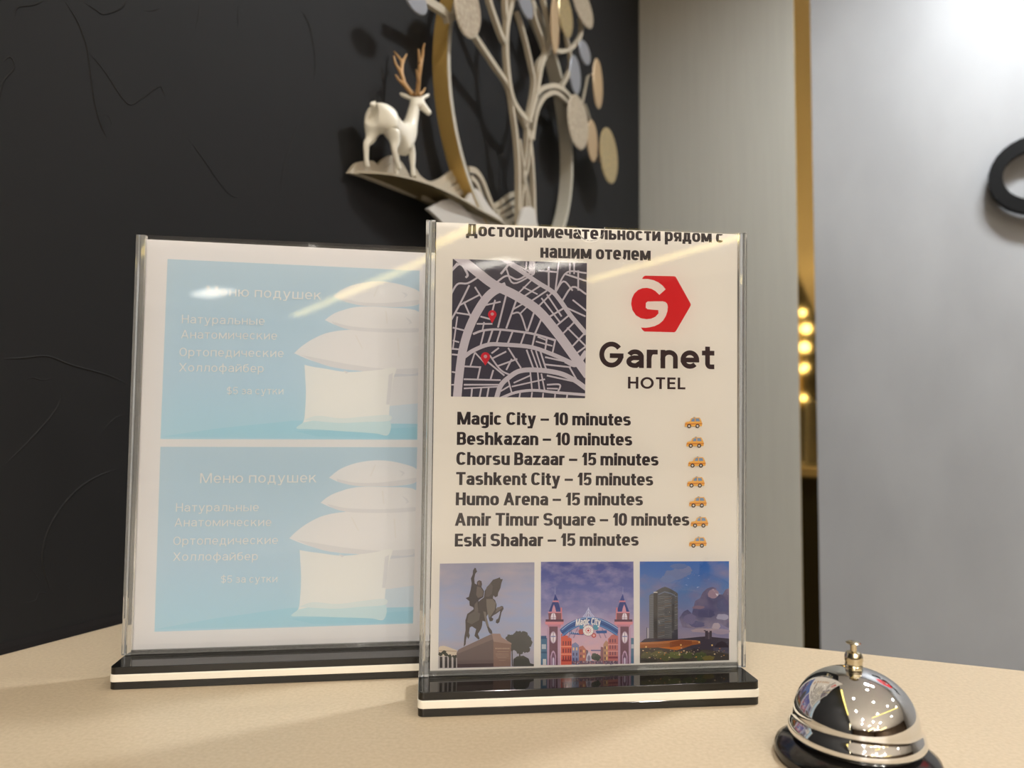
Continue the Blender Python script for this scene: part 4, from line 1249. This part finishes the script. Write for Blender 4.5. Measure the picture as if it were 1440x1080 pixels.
# ------------------------------------------------------------------ wall lettering on the rear wall
def lettering():
    off = 0.020
    a0, z_b = on_rear(1392, 307, off + 0.02)
    _, z_t = on_rear(1450, 190, off + 0.02)
    cap = z_t - z_b
    face = Face(0.150, 0.175, 0.72, 2.0, 1.3, 0.06, {'G': 1.04, 'a': 0.74, 'r': 0.46, 'n': 0.74, 'e': 0.80, 't': 0.56})
    root = empty('wall_lettering', frame(room(a0, off, z_b), E1, -E2, Z), 'black raised hotel name letters standing off the silver wall', 'wall sign')
    x = 0.0
    for ch in 'Garnet':
        qs, w = glyph(ch, face)
        V_, F_ = [], []
        for i, q in enumerate(qs):
            b = len(V_)
            e = 0.00002 * (i % 5)
            P = [((x + p) * cap, r * cap) for p, r in q]
            V_ += [(p, -0.02 - e, r) for p, r in P] + [(p, 0 + e, r) for p, r in P]
            F_ += [(b, b + 1, b + 2, b + 3), (b + 7, b + 6, b + 5, b + 4)] + [(b + i_, b + 4 + i_, b + 4 + (i_ + 1) % 4, b + (i_ + 1) % 4) for i_ in range(4)]
        for q in (qs[len(qs) // 4], qs[(3 * len(qs)) // 4]):      # stand-off pins behind the strokes
            px = (x + sum(p[0] for p in q) / 4) * cap
            pz = sum(p[1] for p in q) / 4 * cap
            b = len(V_)
            vv, ff = box_vf(px - .003, px + .003, 0, off - 0.001, pz - .003, pz + .003)
            V_ += vv
            F_ += [tuple(b + i_ for i_ in q_) for q_ in ff]
        fix_normals(ob('letter', V_, F_, M_letter, root))
        x += w + 0.12
    k = 0.0016
    pts = [((p[0] - 460) * k + x * cap / 2, (495 - p[1]) * k + cap * 1.9) for p in EMB]
    prism('emblem', pts, Vector((1, 0, 0)), Z, Vector((0, 1, 0)), ZERO, -0.02, off - 0.001, M_letter_red, root)['label'] = 'red emblem'
lettering()

# ------------------------------------------------------------------ wall sculpture: tree in a ring over waves
def on_art(x, y, off):
    h = hit(x, y, O2 + NB * off, NB) - O2
    return Vector((h.dot(SDIR), h.z))
art_c = O2 + SDIR * on_art(700, 190, 0.0).x + Z * on_art(700, 190, 0.0).y
ART = empty('wall_sculpture', frame(art_c, SDIR, -NB, Z), 'cream and gold metal tree sculpture with oval leaves on the black wall', 'wall sculpture')
s0, z0_ = (art_c - O2).dot(SDIR), art_c.z
def aw(s, z, off): return (s - s0, -off, z - z0_)
KC = lambda x, y: (480 + x * 0.30556, y * 0.30556)

def art_ribbon(name, strokes, m, side=None, conv=KC):
    """strokes: (points, width_m, back offset, depth) -> flat bars standing off the wall, one mesh"""
    V_, F_, fm = [], [], []
    for pts, w, o0, dp in strokes:
        P = [on_art(*conv(x, y), o0 + dp) for x, y in pts]
        if len(P) > 2:
            P = [Vector((p.x, p.y)) for p in catmull([(p.x, p.y, 0) for p in P], 6)]
        if isinstance(w, tuple):
            n = len(P); w = [w[0] + (w[1] - w[0]) * i / (n - 1) for i in range(n)]
        L, R = ribbon_sides(P, w)
        b = len(V_)
        for l, r in zip(L, R):
            V_ += [aw(l.x, l.y, o0), aw(r.x, r.y, o0), aw(r.x, r.y, o0 + dp), aw(l.x, l.y, o0 + dp)]
        for i in range(len(P) - 1):
            a, c = b + i * 4, b + i * 4 + 4
            F_ += [(a, a + 1, c + 1, c), (a + 1, a + 2, c + 2, c + 1), (a + 2, a + 3, c + 3, c + 2), (a + 3, a, c, c + 3)]
            fm += [0, 1, 0, 1]
        e = b + (len(P) - 1) * 4
        F_ += [(b, b + 1, b + 2, b + 3), (e + 3, e + 2, e + 1, e)]
        fm += [0, 0]
    return fix_normals(ob(name, V_, F_, [m, side or m], ART, fm))

# ring
RING_O, RING_D = 0.012, 0.026
lft = on_art(629, 85, RING_O + RING_D); rgt = on_art(806, 225, RING_O + RING_D)
RC = (lft + rgt) / 2
RR = (rgt.x - lft.x) / 2
def ring():
    n, t = 96, 0.009
    V_, F_, fm = [], [], []
    for i in range(n):
        a = 2 * math.pi * i / n
        for r, o in ((RR, RING_O), (RR, RING_O + RING_D), (RR - t, RING_O + RING_D), (RR - t, RING_O)):
            V_.append(aw(RC.x + r * math.cos(a), RC.y + r * math.sin(a), o))
    for i in range(n):
        a, c = i * 4, ((i + 1) % n) * 4
        F_ += [(a, a + 1, c + 1, c), (a + 1, a + 2, c + 2, c + 1), (a + 2, a + 3, c + 3, c + 2), (a + 3, a, c, c + 3)]
        fm += [1, 0, 0, 0]
    fix_normals(ob('ring', V_, F_, [M_cream_grey, M_gold], ART, fm))['label'] = 'grey cream ring with a gold outer band'
ring()

TO, TD = 0.042, 0.008
W1 = 0.0075
tree = [
    ([(822, 1100), (820, 1030), (822, 800), (812, 640), (798, 530), (775, 400), (705, 290), (622, 165)], 0.009, TO, TD),
    ([(862, 556), (812, 490), (786, 420), (770, 300), (765, 180), (772, 90), (798, -20)], 0.011, TO + .002, TD),
    ([(766, 200), (742, 160), (700, 40), (682, -20)], 0.010, TO + .002, TD),
    ([(770, 110), (762, 40), (760, -20)], 0.010, TO + .001, TD),
    ([(897, 1100), (893, 960), (888, 820), (872, 640), (838, 540), (790, 470)], 0.009, TO, TD),
    ([(856, 572), (880, 470), (892, 380), (880, 300), (850, 170), (815, 50)], 0.0075, TO, TD),
    ([(870, 560), (905, 420), (930, 290), (965, 210), (960, 120), (935, -10)], 0.010, TO + .003, TD),
    ([(905, 400), (912, 300), (945, 230), (900, 90), (880, -20)], 0.0085, TO, TD),
    ([(885, 640), (895, 560), (912, 490), (945, 440), (990, 425), (1030, 455), (1062, 492)], 0.009, TO, TD),
    ([(905, 430), (935, 405), (985, 394), (1030, 415), (1070, 460)], 0.009, TO + .004, TD),
    ([(960, 215), (1010, 235), (1060, 222), (1098, 180), (1112, 130), (1105, 80)], 0.008, TO, TD),
    ([(1020, 395), (1045, 350), (1062, 280), (1040, 160)], 0.007, TO, TD),
    ([(945, 250), (985, 190), (1010, 90), (1000, -20)], 0.007, TO, TD),
    ([(1112, 480), (1128, 400), (1140, 350), (1165, 340)], 0.004, TO, 0.004),
    ([(1125, 480), (1150, 560), (1175, 700), (1190, 745)], 0.004, TO, 0.004),
    ([(840, 1100), (832, 950), (848, 840), (866, 740), (880, 600)], 0.006, TO + .001, TD),
    ([(880, 1100), (872, 960), (858, 860), (838, 740), (825, 640)], 0.006, TO + .001, TD),
    ([(860, 1100), (854, 900), (842, 800), (856, 690), (862, 560)], 0.005, TO + .001, TD),
    ([(505, 80), (470, 45), (400, 0), (380, -15)], 0.012, TO, TD),
    ([(490, 90), (520, 75), (545, 55)], 0.010, TO, TD),
]
art_ribbon('tree_branches', tree, M_cream)

# leaves: thin hammered ovals, each turned a little
def leaf(cx, cy, hw, hh, m, off, tilt=0.0, turn=0.0):
    c = on_art(*KC(cx, cy), off)
    tp = on_art(*KC(cx, cy - hh), off); rs = on_art(*KC(cx + hw, cy), off)
    a_z = (tp - c).length
    a_s = abs(rs.x - c.x)
    n, V_ = 28, []
    for d, k in ((-0.0012, 1.0), (0.0, 1.02), (0.0016, 0.96)):
        for i in range(n):
            t = 2 * math.pi * i / n
            u, w = a_s * k * math.cos(t), a_z * k * math.sin(t)
            u, w = u * math.cos(tilt) - w * math.sin(tilt) * 0.55, w * math.cos(tilt) + u * math.sin(tilt)
            V_.append(aw(c.x + u * math.cos(turn), c.y + w, off + d + u * math.sin(turn)))
    F_ = [tuple(range(n))[::-1], tuple(range(2 * n, 3 * n))]
    for r in (0, 1):
        F_ += [(r * n + i, r * n + (i + 1) % n, (r + 1) * n + (i + 1) % n, (r + 1) * n + i) for i in range(n)]
    fix_normals(ob('leaf', V_, F_, m, ART))
for args in (
        (345, 5, 50, 56, M_leaf_grey, 0.058, 0.15), (582, 48, 62, 128, M_leaf_beige, 0.062, 0.42), (848, 20, 34, 58, M_leaf_grey, 0.060, 0.0),
        (1032, 72, 32, 94, M_leaf_gold, 0.066, 0.1), (1112, 30, 46, 76, M_leaf_beige, 0.060, 0.0), (982, 120, 18, 128, M_leaf_tan, 0.066, 0.0),
        (1120, 243, 25, 50, M_leaf_grey, 0.056, 0.1), (1076, 345, 24, 86, M_leaf_grey, 0.050, 0.12), (1180, 385, 21, 112, M_leaf_tan, 0.056, 0.05),
        (1090, 563, 46, 120, M_leaf_beige, 0.062, 0.16), (1155, 648, 23, 94, M_leaf_tan, 0.052, -0.12), (1232, 717, 39, 122, M_leaf_gold, 0.058, 0.1)):
    leaf(*args)

# layered wave lines and pearl rocks below the tree
art_ribbon('wave_lines', [
    ([(170, 800), (200, 762), (240, 742), (275, 770), (300, 820)], 0.016, 0.004, 0.004),
    ([(335, 780), (365, 825), (410, 850), (460, 836), (510, 800), (560, 785)], 0.010, 0.012, 0.004),
    ([(340, 830), (380, 868), (430, 878), (485, 852), (530, 822), (570, 812)], 0.009, 0.014, 0.004),
    ([(350, 868), (400, 900), (455, 900), (505, 874), (565, 845)], 0.009, 0.016, 0.004),
    ([(380, 905), (440, 925), (500, 905), (570, 878)], 0.009, 0.018, 0.004),
    ([(590, 778), (625, 790), (655, 835), (680, 900), (710, 970), (750, 1010), (790, 1040)], 0.010, 0.012, 0.004),
    ([(600, 815), (630, 850), (655, 920), (690, 985), (740, 1040)], 0.009, 0.014, 0.004),
    ([(700, 955), (740, 930), (780, 900), (815, 888)], 0.009, 0.012, 0.004),
    ([(715, 980), (755, 958), (800, 930), (825, 920)], 0.008, 0.014, 0.004),
    ([(730, 1005), (775, 980), (825, 955)], 0.008, 0.016, 0.004),
    ([(750, 1030), (800, 1005), (830, 985)], 0.008, 0.018, 0.004),
], M_cream)

def art_plate(name, pts, o0, dp, m, label=None):
    P = [on_art(*KC(x, y), o0 + dp) for x, y in pts]
    P = [Vector((p.x, p.y)) for p in catmull([(p.x, p.y, 0) for p in P + [P[0]]], 4)][:-1]
    n = len(P)
    V_ = [aw(p.x, p.y, o0) for p in P] + [aw(p.x, p.y, o0 + dp) for p in P]
    F_ = [tuple(range(n)), tuple(range(n, 2 * n))[::-1]] + [(i, (i + 1) % n, n + (i + 1) % n, n + i) for i in range(n)]
    o = fix_normals(ob(name, V_, F_, m, ART))
    if label: o['label'] = label
    return o
art_plate('rock', [(470, 1010), (560, 945), (595, 890), (620, 868), (650, 900), (690, 960), (740, 1010), (770, 1060), (600, 1080)], 0.030, 0.006, M_marble, 'pearl white peak')
art_plate('rock', [(400, 960), (470, 922), (515, 920), (555, 948), (600, 1000), (640, 1070), (520, 1060)], 0.040, 0.006, M_marble, 'pearl white mound')
art_plate('rock', [(800, 1090), (822, 1015), (840, 962), (862, 950), (888, 965), (900, 1020), (908, 1090)], 0.052, 0.006, M_marble, 'pearl white peak at the trunk')
art_plate('hill_plate', [(38, 795), (70, 752), (110, 740), (150, 742), (190, 775), (240, 745), (285, 760), (330, 830), (400, 915), (330, 900), (200, 850), (100, 812)], 0.004, 0.006, M_cream)

# curved ledge that carries the deer: a bent strip projecting from the wall
def ledge():
    prof = [(38, 792, 0.000), (90, 806, 0.022), (150, 826, 0.038), (230, 858, 0.050), (320, 898, 0.056), (420, 944, 0.056), (520, 990, 0.052), (620, 1030, 0.046), (740, 1080, 0.03)]
    P = []
    for x, y, w in prof:
        a = on_art(*KC(x, y), 0.004)
        P.append((a.x, a.y, w))
    C = catmull(P, 5)
    V_, F_, fm = [], [], []
    for p in C:
        w = max(0.002, p.z)
        for o, dz in ((0.002, -0.0014), (0.004 + w, -0.0014), (0.004 + w, 0.0016), (0.002, 0.0016)):
            V_.append(aw(p.x, p.y + dz, o))
    for i in range(len(C) - 1):
        a, c = i * 4, i * 4 + 4
        F_ += [(a, a + 1, c + 1, c), (a + 1, a + 2, c + 2, c + 1), (a + 2, a + 3, c + 3, c + 2), (a + 3, a, c, c + 3)]
        fm += [1, 0, 0, 0]
    e = (len(C) - 1) * 4
    F_ += [(0, 1, 2, 3), (e + 3, e + 2, e + 1, e)]
    fm += [0, 0]
    fix_normals(ob('ledge', V_, F_, [M_cream, M_olive], ART, fm))['label'] = 'curved cream ledge with bronze underside'
    return C
LEDGE = ledge()
def ledge_z(s):
    for i in range(len(LEDGE) - 1):
        a, b = LEDGE[i], LEDGE[i + 1]
        if a.x <= s <= b.x:
            return a.y + (b.y - a.y) * (s - a.x) / (b.x - a.x) + 0.0016
    return LEDGE[-1].y

# ------------------------------------------------------------------ deer figurine on the ledge
def skinned(name, chains, m, parent, sub=2, smooth=True):
    """chains share points by name; one skinned surface"""
    pts, idx, edges, rad = [], {}, [], []
    for ch in chains:
        prev = None
        for nm, co, r in ch:
            if nm not in idx:
                idx[nm] = len(pts); pts.append(co); rad.append(r)
            if prev is not None: edges.append((prev, idx[nm]))
            prev = idx[nm]
    me = bpy.data.meshes.new(name)
    me.from_pydata(pts, edges, [])
    o = bpy.data.objects.new(name, me)
    COL.objects.link(o)
    md = o.modifiers.new('skin', 'SKIN')
    md.use_smooth_shade = True
    sk = me.skin_vertices[0].data
    for i, r in enumerate(rad):
        rr = r if isinstance(r, tuple) else (r, r)
        sk[i].radius = rr
    sk[0].use_root = True
    sd = o.modifiers.new('sub', 'SUBSURF'); sd.levels = sub; sd.render_levels = sub
    dg = bpy.context.evaluated_depsgraph_get()
    nm_ = bpy.data.meshes.new_from_object(o.evaluated_get(dg))
    bpy.data.objects.remove(o)
    bpy.data.meshes.remove(me)
    nm_.name = name
    nm_.materials.clear()
    nm_.materials.append(m)
    for p in nm_.polygons: p.use_smooth = True
    o = bpy.data.objects.new(name, nm_)
    COL.objects.link(o)
    if parent: o.parent = parent
    return o

def deer():
    off = 0.034
    h0 = on_art(527, 246, off)                       # rear hoof on the ledge
    base_s = h0.x
    zr = ledge_z(base_s)
    root = empty('deer_figurine', frame(O2 + SDIR * base_s + NB * off + Z * zr, SDIR, -NB, Z), 'white porcelain deer figurine with bronze antlers standing on the ledge', 'figurine')
    def gz(x): return ledge_z(base_s + x) - zr
    k = 1.0
    body = [
        [('rmp', (0.003, 0, 0.0715), (0.0115, 0.0135)), ('pel', (0.011, 0, 0.0735), (0.0155, 0.0172)), ('lo', (0.022, 0, 0.072), (0.0165, 0.0172)), ('mid', (0.036, 0, 0.066), (0.0165, 0.0164)), ('rb', (0.049, 0, 0.0635), (0.0168, 0.0166)), ('che', (0.062, 0, 0.064), (0.0160, 0.0158)), ('nk0', (0.0725, -0.001, 0.079), (0.0118, 0.0112)),
         ('nk1', (0.0765, -0.003, 0.096), (0.0092, 0.0088)), ('nk2', (0.079, -0.005, 0.112), (0.0080, 0.0078)), ('hd', (0.083, -0.008, 0.1205), (0.0082, 0.0078)), ('mz', (0.089, -0.017, 0.110), (0.0050, 0.0050)), ('ns', (0.092, -0.0225, 0.1035), (0.0034, 0.0036))],
        [('hd', 0, 0), ('er0', (0.079, 0.002, 0.1255), 0.0026), ('er1', (0.075, 0.011, 0.130), 0.0032), ('er2', (0.073, 0.016, 0.133), 0.0012)],
        [('hd', 0, 0), ('el0', (0.087, -0.012, 0.1265), 0.0024), ('el1', (0.094, -0.015, 0.132), 0.0028), ('el2', (0.098, -0.016, 0.136), 0.0012)],
        [('pel', 0, 0), ('tl', (-0.006, 0, 0.0815), 0.0040), ('tl2', (-0.0115, 0, 0.0790), 0.0016)],
        # rear legs
        [('pel', 0, 0), ('hl1', (0.006, 0.012, 0.058), (0.0125, 0.0105)), ('hl2', (0.008, 0.013, 0.044), (0.0078, 0.0070)), ('hl3', (-0.002, 0.013, 0.034), 0.0046), ('hl4', (-0.001, 0.013, 0.016), 0.0032), ('hl5', (0.0005, 0.013, gz(0.0) + 0.0075), 0.0034), ('hl6', (0.003, 0.013, gz(0.003) + 0.0046), 0.0036)],
        [('pel', 0, 0), ('hr1', (0.022, -0.012, 0.054), (0.0125, 0.0105)), ('hr2', (0.026, -0.013, 0.038), (0.0074, 0.0068)), ('hr3', (0.021, -0.013, gz(0.021) + 0.031), 0.0045), ('hr4', (0.028, -0.013, gz(0.028) + 0.016), 0.0032), ('hr5', (0.033, -0.013, gz(0.033) + 0.0075), 0.0034), ('hr6', (0.036, -0.013, gz(0.036) + 0.0046), 0.0036)],
        # front legs
        [('che', 0, 0), ('fl1', (0.060, 0.010, 0.046), 0.0092), ('fl2', (0.060, 0.011, gz(0.060) + 0.040), 0.0056), ('fl3', (0.061, 0.011, gz(0.061) + 0.028), 0.0046), ('fl4', (0.061, 0.011, gz(0.061) + 0.016), 0.0031), ('fl5', (0.062, 0.011, gz(0.062) + 0.0075), 0.0034), ('fl6', (0.065, 0.011, gz(0.065) + 0.0046), 0.0035)],
        [('che', 0, 0), ('fr1', (0.064, -0.010, 0.046), 0.0092), ('fr2', (0.066, -0.011, gz(0.066) + 0.040), 0.0056), ('fr3', (0.067, -0.011, gz(0.067) + 0.028), 0.0046), ('fr4', (0.068, -0.011, gz(0.068) + 0.016), 0.0031), ('fr5', (0.069, -0.011, gz(0.069) + 0.0075), 0.0034), ('fr6', (0.072, -0.011, gz(0.072) + 0.0046), 0.0035)],
    ]
    skinned('body', body, M_deer, root, 3)
    for sgn, tag_ in ((1, 'l'), (-1, 'r')):
        def q(x, y, z): return (0.081 + x, -0.006 + y * (sgn if sgn > 0 else -0.55), 0.127 + z)
        A = [
            [('a', q(0, 0.003, 0), 0.0035), ('b', q(-0.006, 0.014, 0.016), 0.0032), ('c', q(-0.008, 0.020, 0.034), 0.0028), ('d', q(-0.004, 0.021, 0.052), 0.0022), ('e', q(0.002, 0.018, 0.066), 0.0012)],
            [('b', 0, 0), ('b2', q(-0.014, 0.020, 0.022), 0.0019), ('b3', q(-0.019, 0.022, 0.028), 0.0012)],
            [('c', 0, 0), ('c2', q(-0.015, 0.025, 0.046), 0.0019), ('c3', q(-0.018, 0.026, 0.056), 0.0012)],
            [('d', 0, 0), ('d2', q(-0.008, 0.028, 0.062), 0.0016), ('d3', q(-0.008, 0.033, 0.068), 0.0010)],
            [('a', 0, 0), ('a2', q(0.010, 0.008, 0.010), 0.0019), ('a3', q(0.014, 0.010, 0.018), 0.0010)],
        ]
        skinned('antler', A, M_antler, root, 1)['label'] = 'bronze antler'
deer()
